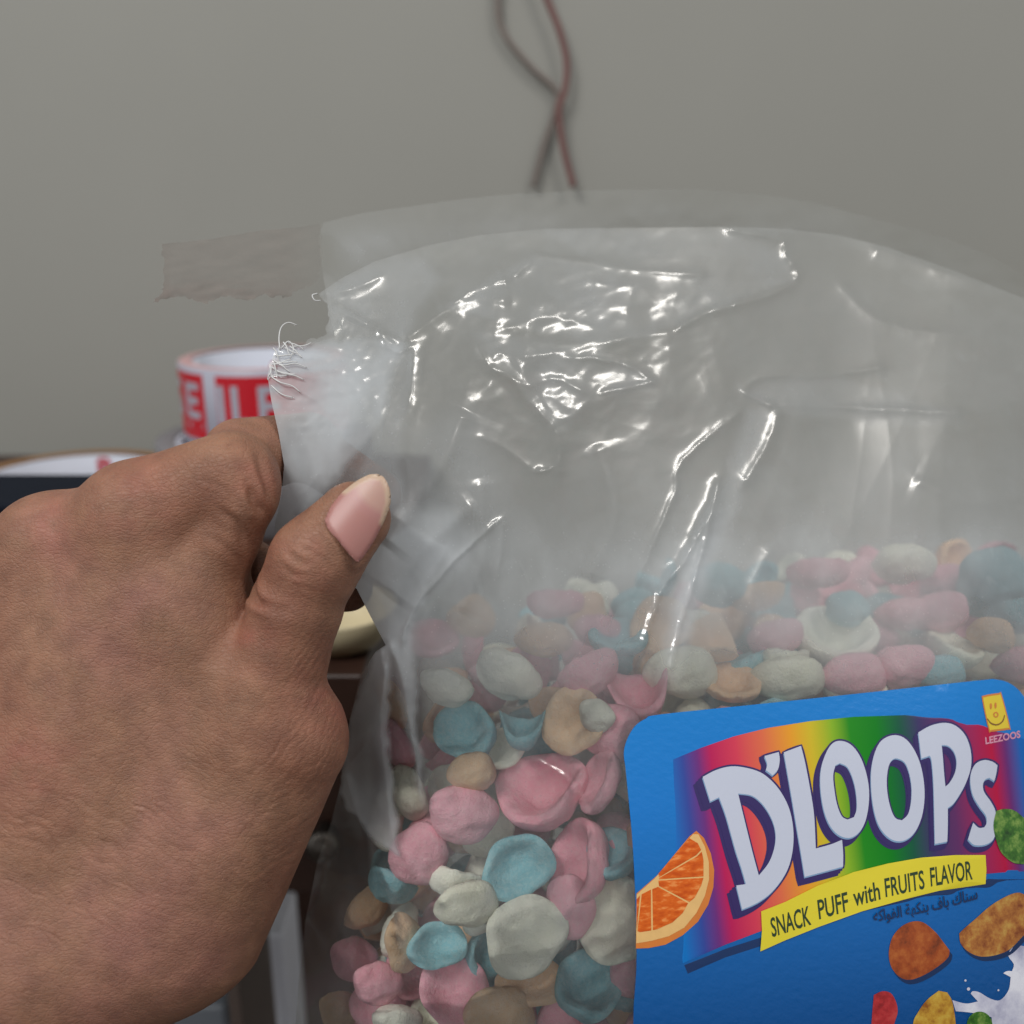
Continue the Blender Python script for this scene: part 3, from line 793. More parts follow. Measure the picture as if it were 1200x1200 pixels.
ms = N.new('ShaderNodeMixShader'); ms.inputs[0].default_value = .38; L.new(df.outputs[0], ms.inputs[1]); L.new(tl.outputs[0], ms.inputs[2])
mh = N.new('ShaderNodeMixShader'); L.new(hz, mh.inputs[0]); L.new(tr.outputs[0], mh.inputs[1]); L.new(ms.outputs[0], mh.inputs[2])
gl = N.new('ShaderNodeBsdfGlossy'); gl.inputs['Roughness'].default_value = .13; gl.inputs[0].default_value = (1, 1, 1, 1)
fr = N.new('ShaderNodeFresnel'); fr.inputs['IOR'].default_value = 1.62
bp = N.new('ShaderNodeBump'); bp.inputs['Strength'].default_value = .10; bp.inputs['Distance'].default_value = .0003; L.new(noise(90, 2), bp.inputs['Height'])
L.new(bp.outputs[0], gl.inputs['Normal']); L.new(bp.outputs[0], fr.inputs['Normal'])
mg = N.new('ShaderNodeMixShader'); L.new(fr.outputs[0], mg.inputs[0]); L.new(mh.outputs[0], mg.inputs[1])
g2 = N.new('ShaderNodeBsdfGlossy'); g2.inputs['Roughness'].default_value = .36; g2.inputs[0].default_value = (1, 1, 1, 1); gm = N.new('ShaderNodeMixShader'); gm.inputs[0].default_value = .42
L.new(gl.outputs[0], gm.inputs[1]); L.new(g2.outputs[0], gm.inputs[2]); L.new(gm.outputs[0], mg.inputs[2]); L.new(mg.outputs[0], out.inputs[0])


def smooth(a, b, x): t = np.clip((x - a) / (b - a), 0, 1); return t * t * (3 - 2 * t)


def plate(px, py, poly, e):
    d, _, _ = seg_dist(px, py, poly + [poly[0]]); i = inside(px, py, poly); return smooth(-e, e, np.where(i, d, -d))


def haze_front(px, py):
    wx = px + 7 * fbm(px / 26, py / 26, 3); wy = py + 7 * fbm(px / 26 + 9, py / 26, 3)
    h = .10 + 0 * px
    dt, _, _ = seg_dist(px, py, [(372, 344), (400, 326), (440, 306), (500, 288), (560, 276), (640, 268), (740, 267), (850, 266), (920, 268), (985, 276), (1040, 290), (1120, 318), (1205, 352), (1330, 420)])
    h = h * (.2 + .8 * smooth(0, 60, dt)) + .05 * plate(wx, wy, [(640, 268), (740, 267), (860, 266), (880, 300), (640, 300)], 6)
    h += .12 * smooth(480, 620, py) + .20 * smooth(600, 660, py) * smooth(820, 700, py)                                     # powder clings inside, above the puffs
    h = h - .21 * smooth(740, 870, py)                                   # pressed against the puffs: clear
    # stretched, whitened film round the tear: plates of doubled film with their own edges
    h += .42 * plate(wx, wy, [(300, 404), (345, 408), (385, 398), (440, 392), (468, 408), (452, 470), (432, 520), (392, 560), (352, 600), (300, 650), (300, 500)], 7)
    h += .20 * plate(wx, wy, [(300, 470), (340, 420), (410, 405), (450, 420), (420, 500), (360, 580), (336, 560)], 14)
    h += .18 * plate(wx, wy, [(380, 352), (386, 392), (440, 392), (470, 404), (440, 384)], 5)
    h += .22 * plate(wx, wy, [(440, 395), (486, 404), (482, 450), (470, 520), (470, 580), (440, 610), (420, 560), (440, 500)], 8)
    h += .24 * plate(wx, wy, [(372, 344), (430, 308), (500, 300), (520, 330), (470, 400), (440, 384)], 12)
    h += .22 * plate(wx, wy, [(400, 690), (420, 640), (470, 590), (540, 600), (560, 640), (520, 680), (490, 740), (474, 800), (455, 756)], 12)
    h += .30 * plate(wx, wy, [(410, 690), (440, 640), (480, 620), (520, 640), (500, 690), (480, 740), (484, 800), (492, 880), (495, 940), (486, 900), (470, 830), (455, 756)], 6)
    h += .12 * plate(wx, wy, [(470, 600), (480, 500), (560, 480), (600, 560), (590, 640), (520, 700)], 25)
    # crumpled panes
    h += .13 * plate(wx, wy, [(526, 358), (626, 300), (740, 316), (830, 324), (920, 330), (850, 362), (760, 392), (700, 404), (600, 384)], 6) * (.7 + .5 * facets(px, py, 50, 41))
    h += .10 * plate(wx, wy, [(556, 392), (700, 404), (770, 450), (700, 462), (655, 505), (600, 440)], 8)
    h += .10 * plate(wx, wy, [(640, 268), (850, 268), (925, 300), (930, 330), (830, 322), (700, 310)], 8)
    h += .10 * plate(wx, wy, [(912, 478), (866, 457), (960, 438), (1130, 484), (1100, 500), (960, 490)], 8)
    h += .20 * plate(wx, wy, [(846, 560), (880, 480), (905, 482), (860, 600), (820, 700), (790, 800), (770, 800), (800, 660)], 10)
    h += .06 * smooth(330, 270, py) * smooth(780, 900, px)
    # side fold between hand and puffs: lit part painted whiter, ending at the hand's shadow
    h += .58 * plate(wx, wy, [(455, 756), (440, 764), (411, 840), (395, 930), (440, 985), (470, 1000), (462, 930), (452, 850), (458, 790)], 5)
    h += .05 * smooth(450, 380, px) * smooth(960, 1010, py) * (.6 + facets(px, py * .4, 40, 77, 4))
    h = np.maximum(h, .035) + .02 * smooth(700, 860, py) * (1 + 2.5 * fbm(px / 24, py / 40, 3))
    return np.clip(h * (1 + .5 * fbm(px / 50, py / 90, 4)), .02, .93)


bag = empty('plastic_bag', P(800, 1100, 30))
tag(bag, 'large clear plastic bag of pastel puffs with a torn upper corner and a blue label', 'bag')
fx, fy, fF = sheet(front_poly, 1.7, None, (300, 255), (1442, 1352))
ff_ = link('front_film', quadmesh('front_film', P(fx, fy, Df(fx, fy)), fF), M_film); adopt(ff_, bag)
hat = ff_.data.attributes.new('haze', 'FLOAT', 'POINT'); hat.data.foreach_set('value', haze_front(fx, fy).astype(np.float32))
bx, by, bF = sheet(back_poly, 4, None, (300, 215), (1442, 1352))
bd_ = Db0(bx, by) - back_relief(bx, by); bd_ = np.maximum(bd_, Df0(bx, by) + .25)
bk_ = link('back_film', quadmesh('back_film', P(bx, by, bd_), bF), M_film); adopt(bk_, bag)
hb = .10 + .06 * smooth(330, 250, by) + .12 * np.exp(-((bx - 930) / 120) ** 2 - ((by - 255) / 30) ** 2) + .10 * np.exp(-((bx - 430) / 60) ** 2 - ((by - 300) / 40) ** 2)
dt, _, _ = seg_dist(bx, by, back_poly[:17]); hb = hb * (.25 + .75 * smooth(0, 45, dt))
hb = hb - .085 * smooth(520, 470, bx) * smooth(740, 800, by); hb = np.clip(hb * (1 + .7 * fbm(bx / 70, by / 40, 4)), .02, .9)  # haze cut low at left, painting in the shade of the hand
hat = bk_.data.attributes.new('haze', 'FLOAT', 'POINT'); hat.data.foreach_set('value', hb.astype(np.float32))

# torn seam scrap: sheer brownish film hanging on beside the corner
m_, nt, N, L, _b = mat_new('stained_film'); M_scrap = m_; nt.nodes.remove(_b); out = nt.nodes['Material Output']; tc = N.new('ShaderNodeTexCoord')
mp = N.new('ShaderNodeMapping'); mp.inputs['Scale'].default_value = (90, 90, 420); L.new(tc.outputs['Object'], mp.inputs[0])
n1 = noise(1, 5, mp.outputs[0]); n2 = noise(70, 5)
col_ = ramp(n1, [(.3, lin(132, 112, 106)), (.7, lin(172, 158, 150))])
d1 = N.new('ShaderNodeBsdfDiffuse'); L.new(col_, d1.inputs[0]); d2 = N.new('ShaderNodeBsdfTranslucent'); L.new(col_, d2.inputs[0]); m1 = N.new('ShaderNodeMixShader'); m1.inputs[0].default_value = .4
L.new(d1.outputs[0], m1.inputs[1]); L.new(d2.outputs[0], m1.inputs[2]); t1 = N.new('ShaderNodeBsdfTransparent'); m2 = N.new('ShaderNodeMixShader')
at = N.new('ShaderNodeAttribute'); at.attribute_name = 'haze'
L.new(math_('MULTIPLY', at.outputs['Fac'], math_('ADD', .35, math_('MULTIPLY', math_('ADD', n1, n2), .65))), m2.inputs[0]); L.new(t1.outputs[0], m2.inputs[1]); L.new(m1.outputs[0], m2.inputs[2]); L.new(m2.outputs[0], out.inputs[0])
rim = ragged([(376, 262), (377, 300), (372, 330), (352, 338), (335, 349), (310, 346), (290, 352), (262, 347), (240, 356), (215, 348), (196, 350), (178, 355), (190, 344), (192, 320), (190, 286)], 1.8, 3, 3) + ragged([(190, 286), (240, 281), (300, 271), (350, 266), (376, 262)], .5, 8, 4)[1:-1]
V2, F2 = cdt(rim, (), 4)
sd = 28.9 - .16 * facets(V2[:, 0], V2[:, 1] * 3, 60, 71, 4) - .10 * np.exp(-((V2[:, 1] - 346) / 7) ** 2) * fbm(V2[:, 0] / 9, V2[:, 1] / 9, 2)
scrap = link('torn_scrap', mesh('torn_scrap', P(V2[:, 0], V2[:, 1], sd), F2), M_scrap); adopt(scrap, bag); scrap['label'] = 'sheer brownish scrap of torn seam film'
sh_ = .20 + .22 * smooth(26, 8, np.abs(V2[:, 1] - 350)) * (.6 + fbm(V2[:, 0] / 14, V2[:, 1] / 6, 3)) + .06 * (V2[:, 0] < 200)
sh_ = sh_ * (1 - .55 * smooth(330, 372, V2[:, 0]))
hat = scrap.data.attributes.new('haze', 'FLOAT', 'POINT'); hat.data.foreach_set('value', np.clip(sh_ * 1.1, .03, .8).astype(np.float32))

# frayed threads of film at the tear
M_thread = simple('frayed_film', lin(205, 205, 205), .35, .05, 80)
r_ = random.Random(4); V = []; Fc = []
thr = [[(328, 410), (327, 395), (330, 383), (338, 378), (348, 381)], [(318, 430), (330, 437), (345, 440), (356, 445)], [(316, 440), (328, 448), (342, 452), (352, 460)],
       [(320, 422), (332, 428), (346, 426), (360, 431)], [(330, 408), (338, 400), (344, 408), (340, 420)], [(372, 344), (366, 346), (369, 352), (376, 352)], [(318, 452), (330, 462), (344, 466)]]
for k in range(14):
    x, y = r_.choice([(320, 425), (322, 412), (332, 404), (340, 406), (318, 440)]); x += r_.uniform(-3, 6); y += r_.uniform(-5, 8); a = r_.uniform(-.4, 1.4)
    p = [(x, y)]
    for q in range(4): a += r_.uniform(-.35, .35); x += 6 * math.cos(a); y += 6 * math.sin(a) * .7; p.append((x, y))
    thr.append(p)
for p in thr:
    c_ = catmull(p, 4); d = Df(c_[:, 0], c_[:, 1]) - .05 - .05 * np.sin(np.linspace(0, 3, len(c_)))
    vv, f2 = tube(P(c_[:, 0], c_[:, 1], d), lambda t: .00016 * (1 - .5 * t) + .00006, 5); k = len(V); V += vv; Fc += [tuple(i + k for i in f) for f in f2]
th = link('frayed_edge', mesh('frayed_edge', V, Fc), M_thread); adopt(th, bag)

# ------------------------------------------------------------------ label
def lay(name, outline, mat, k, holes=(), step=9., parent=None, smooth_=True, uv=None, raw=False):
    """a flat print layer k on the label, following its curve"""
    o_ = np.array(outline, float) if raw else catmull(list(outline) + [outline[0]], 5)[:-1]
    V2, F2 = cdt(o_, holes, step); d = Df0(V2[:, 0], V2[:, 1]) - .02 - .006 * k
    W_ = P(V2[:, 0], V2[:, 1], d)
    # face the camera
    a, b_, c_ = V2[F2[:, 0]], V2[F2[:, 1]], V2[F2[:, 2]]; cr_ = (b_[:, 0] - a[:, 0]) * (c_[:, 1] - a[:, 1]) - (b_[:, 1] - a[:, 1]) * (c_[:, 0] - a[:, 0])
    F2 = np.where((cr_ > 0)[:, None], F2[:, ::-1], F2)
    me = mesh(name, W_, F2); o = link(name, me, mat, None, smooth=False)
    if uv:
        at_ = me.attributes.new('print', 'FLOAT_VECTOR', 'POINT')
        at_.data.foreach_set('vector', np.concatenate([V2 / 100., np.zeros((len(V2), 1))], 1).astype(np.float32).ravel())
    adopt(o, parent_label if parent is None else parent); return o


def adopt2(o): return o


def pmat(name, rough=.38):
    m = mat_new(name); m[4].inputs['Roughness'].default_value = rough; m[4].inputs['Specular IOR Level'].default_value = .25; return m


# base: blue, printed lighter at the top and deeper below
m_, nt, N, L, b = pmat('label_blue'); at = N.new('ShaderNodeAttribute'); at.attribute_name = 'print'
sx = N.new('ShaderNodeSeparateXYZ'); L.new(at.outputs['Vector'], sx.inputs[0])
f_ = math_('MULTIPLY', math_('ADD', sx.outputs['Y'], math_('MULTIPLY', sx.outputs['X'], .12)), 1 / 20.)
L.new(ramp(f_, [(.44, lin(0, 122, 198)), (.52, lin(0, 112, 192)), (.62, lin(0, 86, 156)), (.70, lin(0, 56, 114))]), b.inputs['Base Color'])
M_blue = m_
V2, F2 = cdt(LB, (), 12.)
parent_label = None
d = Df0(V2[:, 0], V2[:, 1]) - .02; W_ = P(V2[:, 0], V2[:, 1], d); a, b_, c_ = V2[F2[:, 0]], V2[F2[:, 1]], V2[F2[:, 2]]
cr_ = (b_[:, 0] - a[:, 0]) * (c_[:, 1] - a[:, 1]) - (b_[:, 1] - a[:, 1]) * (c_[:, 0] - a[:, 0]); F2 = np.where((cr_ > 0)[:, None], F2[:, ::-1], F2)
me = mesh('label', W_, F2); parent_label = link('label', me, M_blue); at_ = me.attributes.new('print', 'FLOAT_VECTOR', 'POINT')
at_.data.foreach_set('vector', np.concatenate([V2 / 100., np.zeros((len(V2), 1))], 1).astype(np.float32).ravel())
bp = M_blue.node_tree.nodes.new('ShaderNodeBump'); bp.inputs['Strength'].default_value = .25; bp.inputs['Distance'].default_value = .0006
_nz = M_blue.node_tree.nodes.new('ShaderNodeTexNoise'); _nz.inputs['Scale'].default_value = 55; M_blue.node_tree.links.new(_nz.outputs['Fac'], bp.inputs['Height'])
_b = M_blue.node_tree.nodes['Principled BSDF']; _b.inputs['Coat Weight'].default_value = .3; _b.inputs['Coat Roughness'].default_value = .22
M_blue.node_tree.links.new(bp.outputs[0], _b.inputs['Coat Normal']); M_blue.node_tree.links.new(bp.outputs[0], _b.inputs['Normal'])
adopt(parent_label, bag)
_ad = adopt


def adopt(o, parent):
    if parent is parent_label:
        o.parent = parent; o.location = Vector(o.location) - Vector(parent.location) - Vector(bag.location); return o
    return _ad(o, parent)


# rainbow field
m_, nt, N, L, b = pmat('rainbow_print'); at = N.new('ShaderNodeAttribute'); at.attribute_name = 'print'
sx = N.new('ShaderNodeSeparateXYZ'); L.new(at.outputs['Vector'], sx.inputs[0])
xx = math_('SUBTRACT', sx.outputs['X'], math_('MULTIPLY', math_('SUBTRACT', sx.outputs['Y'], 9.6), .12))
f_ = math_('DIVIDE', math_('SUBTRACT', xx, 7.8), 4.4)
st = [(785, (8, 110, 188)), (808, (50, 70, 150)), (826, (105, 45, 120)), (842, (180, 26, 84)), (872, (205, 58, 82)), (905, (215, 104, 70)), (938, (222, 150, 40)), (962, (200, 176, 40)), (988, (130, 170, 36)), (1008, (30, 130, 24)), (1040, (4, 118, 24)),
      (1066, (16, 84, 60)), (1090, (58, 50, 96)), (1120, (92, 44, 96)), (1150, (150, 34, 84)), (1172, (176, 14, 62)), (1188, (100, 40, 110)), (1206, (8, 96, 176))]
L.new(ramp(f_, [((x - 780) / 440, lin(*c)) for x, c in st]), b.inputs['Base Color']); M_rain = m_
shadow_m = simple('printed_shadow', lin(8, 44, 92), .4, .02, 50)
lay('panel_shadow', [(802, 1131), (850, 1112), (900, 1096), (1000, 1060), (1158, 1030), (1240, 1026), (1240, 1034), (1158, 1040), (1000, 1070), (900, 1106), (850, 1122), (806, 1141)], shadow_m, .5, raw=True)
lay('rainbow_panel', [(789, 890), (820, 877), (860, 863), (900, 853), (950, 845), (1000, 840), (1060, 838), (1110, 842), (1150, 850), (1190, 862), (1222, 874), (1242, 1024), (1200, 1021), (1156, 1024), (1040, 1040), (900, 1088), (850, 1107), (800, 1129), (792, 1000)], M_rain, 1, raw=True, uv=True)
M_dark = simple('dark_outline_print', lin(44, 28, 92), .4, .03, 50)
M_bevel = simple('pale_blue_print', lin(120, 150, 185), .38, .03, 50)
M_lett = simple('white_print', lin(190, 195, 212), .36, .02, 50)


def Z1(p): return [(800 + x / 4.615, 840 + y / 4.615) for x, y in p]
def Z2(p): return [(940 + x / 4.615, 820 + y / 4.615) for x, y in p]
def Z3(p): return [(720 + x / 5, 960 + y / 5) for x, y in p]
def Z4(p): return [(960 + x / 5, 1000 + y / 5) for x, y in p]


def soft(p, corner=48, n=4):
    """smooth an outline but keep its true corners"""
    p = np.array(p, float); out_ = []; N_ = len(p); cor = []
    for i in range(N_):
        a = p[i] - p[i - 1]; b_ = p[(i + 1) % N_] - p[i]; an = abs(math.degrees(math.atan2(a[0] * b_[1] - a[1] * b_[0], a @ b_))); cor.append(an > corner)
    for i in range(N_):
        p1, p2 = p[i], p[(i + 1) % N_]; p0 = p1 * 2 - p2 if cor[i] else p[i - 1]; p3 = 2 * p2 - p1 if cor[(i + 1) % N_] else p[(i + 2) % N_]
        for k in range(n):
            t = k / n; out_.append(.5 * (2 * p1 + (p2 - p0) * t + (2 * p0 - 5 * p1 + 4 * p2 - p3) * t * t + (3 * p1 - p0 - 3 * p2 + p3) * t ** 3))
    return np.array(out_)


def grow(p, r):
    p = np.array(p); a = np.roll(p, 1, 0) - p; b_ = np.roll(p, -1, 0) - p; t = np.roll(p, -1, 0) - np.roll(p, 1, 0); n = np.stack([t[:, 1], -t[:, 0]], 1); n /= np.linalg.norm(n, axis=1, keepdims=True) + 1e-9
    area = .5 * np.sum(p[:, 0] * np.roll(p[:, 1], -1) - p[:, 1] * np.roll(p[:, 0], -1)); return p + n * r * (1 if area > 0 else -1)


LET = [
    ('D', Z1([(108, 325), (180, 288), (260, 268), (340, 275), (420, 300), (480, 345), (530, 405), (570, 480), (592, 560), (600, 650), (592, 740), (570, 820), (530, 890), (480, 950), (430, 990), (380, 1018), (322, 1042), (290, 912), (342, 905), (318, 820), (285, 720), (235, 540), (197, 435), (150, 458)]),
     Z1([(300, 415), (370, 425), (420, 460), (465, 520), (495, 590), (503, 660), (490, 730), (462, 795), (412, 858), (380, 740), (340, 580)])),
    ("'", Z1([(442, 212), (520, 190), (525, 235), (515, 285), (487, 317), (450, 288), (457, 255)]), None),
    ('L', Z1([(547, 192), (640, 157), (665, 260), (700, 450), (713, 560), (720, 712), (800, 690), (862, 665), (868, 735), (868, 810), (660, 866), (640, 740), (615, 590), (585, 410)]), None),
    ('O', Z2([(200, 222), (260, 240), (310, 300), (345, 390), (362, 490), (357, 590), (337, 670), (300, 725), (250, 748), (195, 730), (150, 680), (118, 600), (100, 490), (100, 390), (120, 310), (155, 245)]),
     Z2([(205, 343), (245, 365), (275, 430), (292, 510), (295, 590), (280, 635), (245, 648), (215, 630), (190, 570), (175, 490), (168, 410), (180, 355)])),
    ('O', Z2([(490, 192), (550, 205), (600, 260), (640, 350), (660, 460), (660, 560), (642, 650), (605, 722), (555, 760), (500, 762), (450, 730), (410, 670), (385, 580), (373, 470), (375, 370), (395, 280), (430, 220)]),
     Z2([(515, 318), (555, 340), (580, 400), (592, 480), (588, 560), (572, 620), (540, 652), (505, 640), (480, 590), (462, 510), (458, 430), (468, 360), (488, 325)])),
    ('P', Z2([(628, 177), (690, 142), (760, 125), (820, 135), (870, 175), (900, 230), (915, 300), (912, 370), (890, 440), (860, 500), (820, 560), (788, 585), (788, 680), (785, 767), (718, 780), (715, 640), (710, 450), (700, 330), (690, 303), (645, 318)]),
     Z2([(755, 245), (790, 250), (820, 280), (835, 330), (828, 390), (800, 445), (775, 470), (768, 400), (762, 320)])),
    ('s', Z2([(1057, 355), (1050, 400), (1040, 440), (1012, 422), (990, 432), (978, 460), (985, 500), (1020, 550), (1045, 600), (1052, 660), (1045, 730), (1025, 765), (985, 785), (930, 785), (897, 755), (912, 705), (925, 665), (955, 692), (985, 690), (998, 665), (993, 625), (960, 580), (925, 520), (910, 450), (915, 390), (940, 345), (985, 326), (1030, 335)]), None)]
for k, (ch, o_, h_) in enumerate(LET):
    so = soft(o_); sh = soft(h_) if h_ else None; drop = -9 + k * .9, 10 - k * .6
    if ch == "'": drop = (-5, 3)
    nsh = 6
    for q in range(nsh):
        t = q / (nsh - 1); gq = grow(so, 2.2) + np.array(drop) * t
        lay('letter_shadow', gq, M_dark, 2 + .15 * (nsh - q) + .02 * k, [grow(sh, -1.6) + np.array(drop) * t] if sh is not None else [], 14, raw=True) if q in (0, nsh - 1) else None
    # sides of the printed shadow between its two ends
    for q in (.33, .66):
        lay('letter_shadow', grow(so, 2.2) + np.array(drop) * q, M_dark, 2 + .4 + q + .02 * k, [grow(sh, -1.6) + np.array(drop) * q] if sh is not None else [], 14, raw=True)
    lay('letter_edge', so + np.array([-1.0, 2.6]) * .7, M_bevel, 4 + .02 * k, [sh + np.array([-1, 2.6]) * .5] if sh is not None else [], 14, raw=True)
    lay('letter', so, M_lett, 4.5 + .02 * k, [sh] if sh is not None else [], 14, raw=True)

# banner
M_ban = simple('yellow_print', lin(216, 200, 44), .38, .03, 50); M_ink = simple('dark_green_print', lin(34, 56, 30), .4, .05, 50)
lay('banner', [(892, 1068), (920, 1057), (958, 1038), (1000, 1022), (1040, 1012), (1080, 1005), (1120, 1002), (1155, 1002), (1156, 1020), (1155, 1036), (1100, 1044), (1060, 1054), (1010, 1068), (960, 1086), (920, 1102), (891, 1115), (893, 1090)], M_ban, 6, raw=True)


def word(body, x0, y0, x1, y1, cap_, mat, k, name='lettering', bold=.015, bend=0.):
    vs, fs = text_mesh(body, bold); w_ = vs[:, 0].max() - vs[:, 0].min(); u = (vs[:, 0] - vs[:, 0].min()) / w_; hgt_ = vs[:, 1] / .70 * cap_
    a = math.atan2(y1 - y0, x1 - x0); X = x0 + (x1 - x0) * u + math.sin(a) * hgt_ * .4; Y = y0 + (y1 - y0) * u - hgt_ * math.cos(a) + bend * 4 * u * (1 - u)
    d = Df0(X, Y) - .02 - .006 * k; o = link(name, mesh(name, P(X, Y, d), [tuple(reversed(f)) for f in fs]), mat, smooth=False); return adopt(o, parent_label)


for t_, x0, y0, x1, y1, h_ in (('SNACK', 905, 1098, 951, 1083, 23), ('PUFF', 960, 1077, 995, 1067, 23), ('with', 1001, 1062, 1032, 1053.5, 22), ('FRUITS', 1038, 1051, 1084, 1041, 22), ('FLAVOR', 1091, 1038.5, 1140, 1030, 22)):
    word(t_, x0, y0, x1, y1, h_, M_ink, 7)
M_navy = simple('navy_print', lin(10, 36, 80), .4, .05, 50)
ar = "\uFEB3\uFEE8\uFE8E\uFED9 \uFE91\uFE8E\uFED1 \uFE91\uFEE8\uFEDC\uFEEC\uFE94 \uFE8D\uFEDF\uFED4\uFEEE\uFE8D\uFEDB\uFEEA"
word(ar[::-1], 1024, 1080, 1146, 1053, 13, M_navy, 6, bend=2)

# orange slice
M_peel = simple('orange_peel_print', lin(206, 118, 46), .4, .12, 300); M_pith = simple('pith_print', lin(222, 178, 112), .4, .10, 400)
m_, nt, N, L, b = pmat('orange_flesh_print'); tc = N.new('ShaderNodeTexCoord')
mp = N.new('ShaderNodeMapping'); mp.inputs['Rotation'].default_value = (0, .6, 0); mp.inputs['Scale'].default_value = (300, 300, 900); L.new(tc.outputs['Object'], mp.inputs[0])
L.new(ramp(noise(1, 4, mp.outputs[0]), [(.35, lin(190, 76, 14)), (.55, lin(212, 98, 26)), (.75, lin(236, 160, 90))]), b.inputs['Base Color']); M_flesh = m_
sl = lambda p: [tuple(a) for a in np.maximum(np.array(Z3(p)), [744.6, 0])]
lay('orange_slice', sl([(126, 758), (200, 755), (300, 735), (400, 680), (490, 600), (550, 500), (580, 400), (585, 300), (565, 200), (525, 110), (480, 68), (440, 100), (250, 330), (130, 435)]), M_peel, 2, raw=True)
lay('pith', sl([(128, 728), (220, 712), (320, 685), (410, 635), (480, 550), (530, 450), (555, 350), (553, 250), (530, 160), (492, 88), (460, 88), (235, 348), (130, 443)]), M_pith, 3, raw=True)
for seg_ in ([(258, 318), (440, 112), (488, 140), (508, 180), (480, 210), (262, 340)], [(262, 345), (484, 218), (512, 190), (522, 240), (522, 335), (262, 352)], [(258, 360), (522, 343), (508, 390), (470, 460), (440, 485), (262, 392)],
             [(255, 396), (432, 492), (400, 550), (340, 605), (250, 645), (226, 650), (222, 410)], [(214, 412), (216, 652), (150, 662), (135, 655), (160, 440)], [(150, 446), (132, 640), (130, 470)]):
    lay('segment', sl(seg_), M_flesh, 4, raw=True, step=12)

# printed puffs, milk and badge
def pm(name, c1, c2, c3, sc=260):
    m_, nt, N_, L_, b = mat_new(name); global N, L, tc
    N, L = N_, L_; tc = N.new('ShaderNodeTexCoord'); b.inputs['Roughness'].default_value = .4
    L.new(ramp(noise(sc, 5, rough=.65), [(.32, lin(*c1)), (.5, lin(*c2)), (.68, lin(*c3))]), b.inputs['Base Color']); return m_


pA = pm('brown_puff_print', (104, 44, 12), (150, 66, 18), (172, 92, 36)); pB = pm('tan_puff_print', (122, 56, 20), (168, 106, 46), (192, 150, 72))
pC = pm('yellow_puff_print', (140, 80, 20), (188, 142, 46), (206, 176, 74)); pD = pm('red_puff_print', (126, 18, 24), (172, 40, 44), (190, 70, 66))
pE = pm('green_puff_print', (24, 62, 18), (58, 108, 32), (130, 160, 76), 320); pF = pm('milk_print', (150, 150, 178), (196, 196, 214), (226, 226, 236), 90)
pS = simple('soft_shadow_print', lin(6, 40, 84), .4, .02, 50)
bro = [(545, 400), (610, 405), (680, 460), (720, 510), (765, 570), (755, 610), (700, 660), (620, 710), (540, 740), (480, 730), (430, 680), (410, 620), (410, 560), (430, 490), (480, 430)]
tan_ = [(820, 470), (850, 440), (920, 380), (1000, 310), (1080, 260), (1150, 232), (1200, 240), (1290, 300), (1280, 420), (1200, 480), (1120, 560), (1040, 595), (950, 605), (880, 580), (830, 530)]
yel = [(550, 1000), (580, 930), (630, 860), (700, 805), (750, 815), (780, 870), (800, 1000), (800, 1150), (560, 1150)]
red = [(320, 830), (370, 808), (420, 820), (450, 870), (460, 930), (440, 1000), (430, 1100), (300, 1100), (310, 950)]
for nm, o_, m1 in (('brown', bro, pA), ('tan', tan_, pB)):
    sh_ = np.array(Z4(o_)) + [3, 5]; lay('printed_shade', soft(sh_), pS, 2.5, raw=True, step=14)
lay('milk_splash', soft(Z4([(780, 860), (860, 880), (930, 868), (888, 822), (900, 808), (940, 815), (1000, 850), (1060, 860), (1110, 800), (1122, 725), (1078, 702), (1100, 690), (1130, 690), (1140, 650), (1108, 600), (1125, 560), (1165, 540), (1290, 560), (1310, 1300), (1040, 1300), (1010, 960), (900, 935), (800, 925)]), 60), pF, 2.2, raw=True)
lay('printed_puff', soft(Z4(bro)), pA, 3, raw=True, step=14); lay('printed_puff', soft(Z4(tan_)), pB, 3, raw=True, step=14)
lay('printed_puff', soft(Z4(yel)), pC, 3, raw=True, step=14); lay('printed_puff', soft(Z4(red)), pD, 3, raw=True, step=14)
lay('printed_puff', soft(Z4([(940 + 75 * math.cos(a), 1005 + 78 * math.sin(a)) for a in np.linspace(0, 2 * math.pi, 14)[:-1]])), pE, 3, raw=True, step=14)
lay('printed_puff', soft(Z2([(1050, 600), (1100, 590), (1150, 600), (1200, 640), (1258, 700), (1262, 820), (1200, 890), (1140, 880), (1080, 830), (1050, 760), (1035, 680)])), pE, 6, raw=True, step=14)
for cx_, cy_, r1 in ((857, 745, 7), (875, 795, 10), (1050, 802, 6)):
    lay('milk_drop', Z4([(cx_ + r1 * math.cos(a), cy_ + r1 * math.sin(a)) for a in np.linspace(0, 2 * math.pi, 9)[:-1]]), pF, 3, raw=True, step=50)


def Z5(p): return [(1100 + x / 12, 780 + y / 12) for x, y in p]


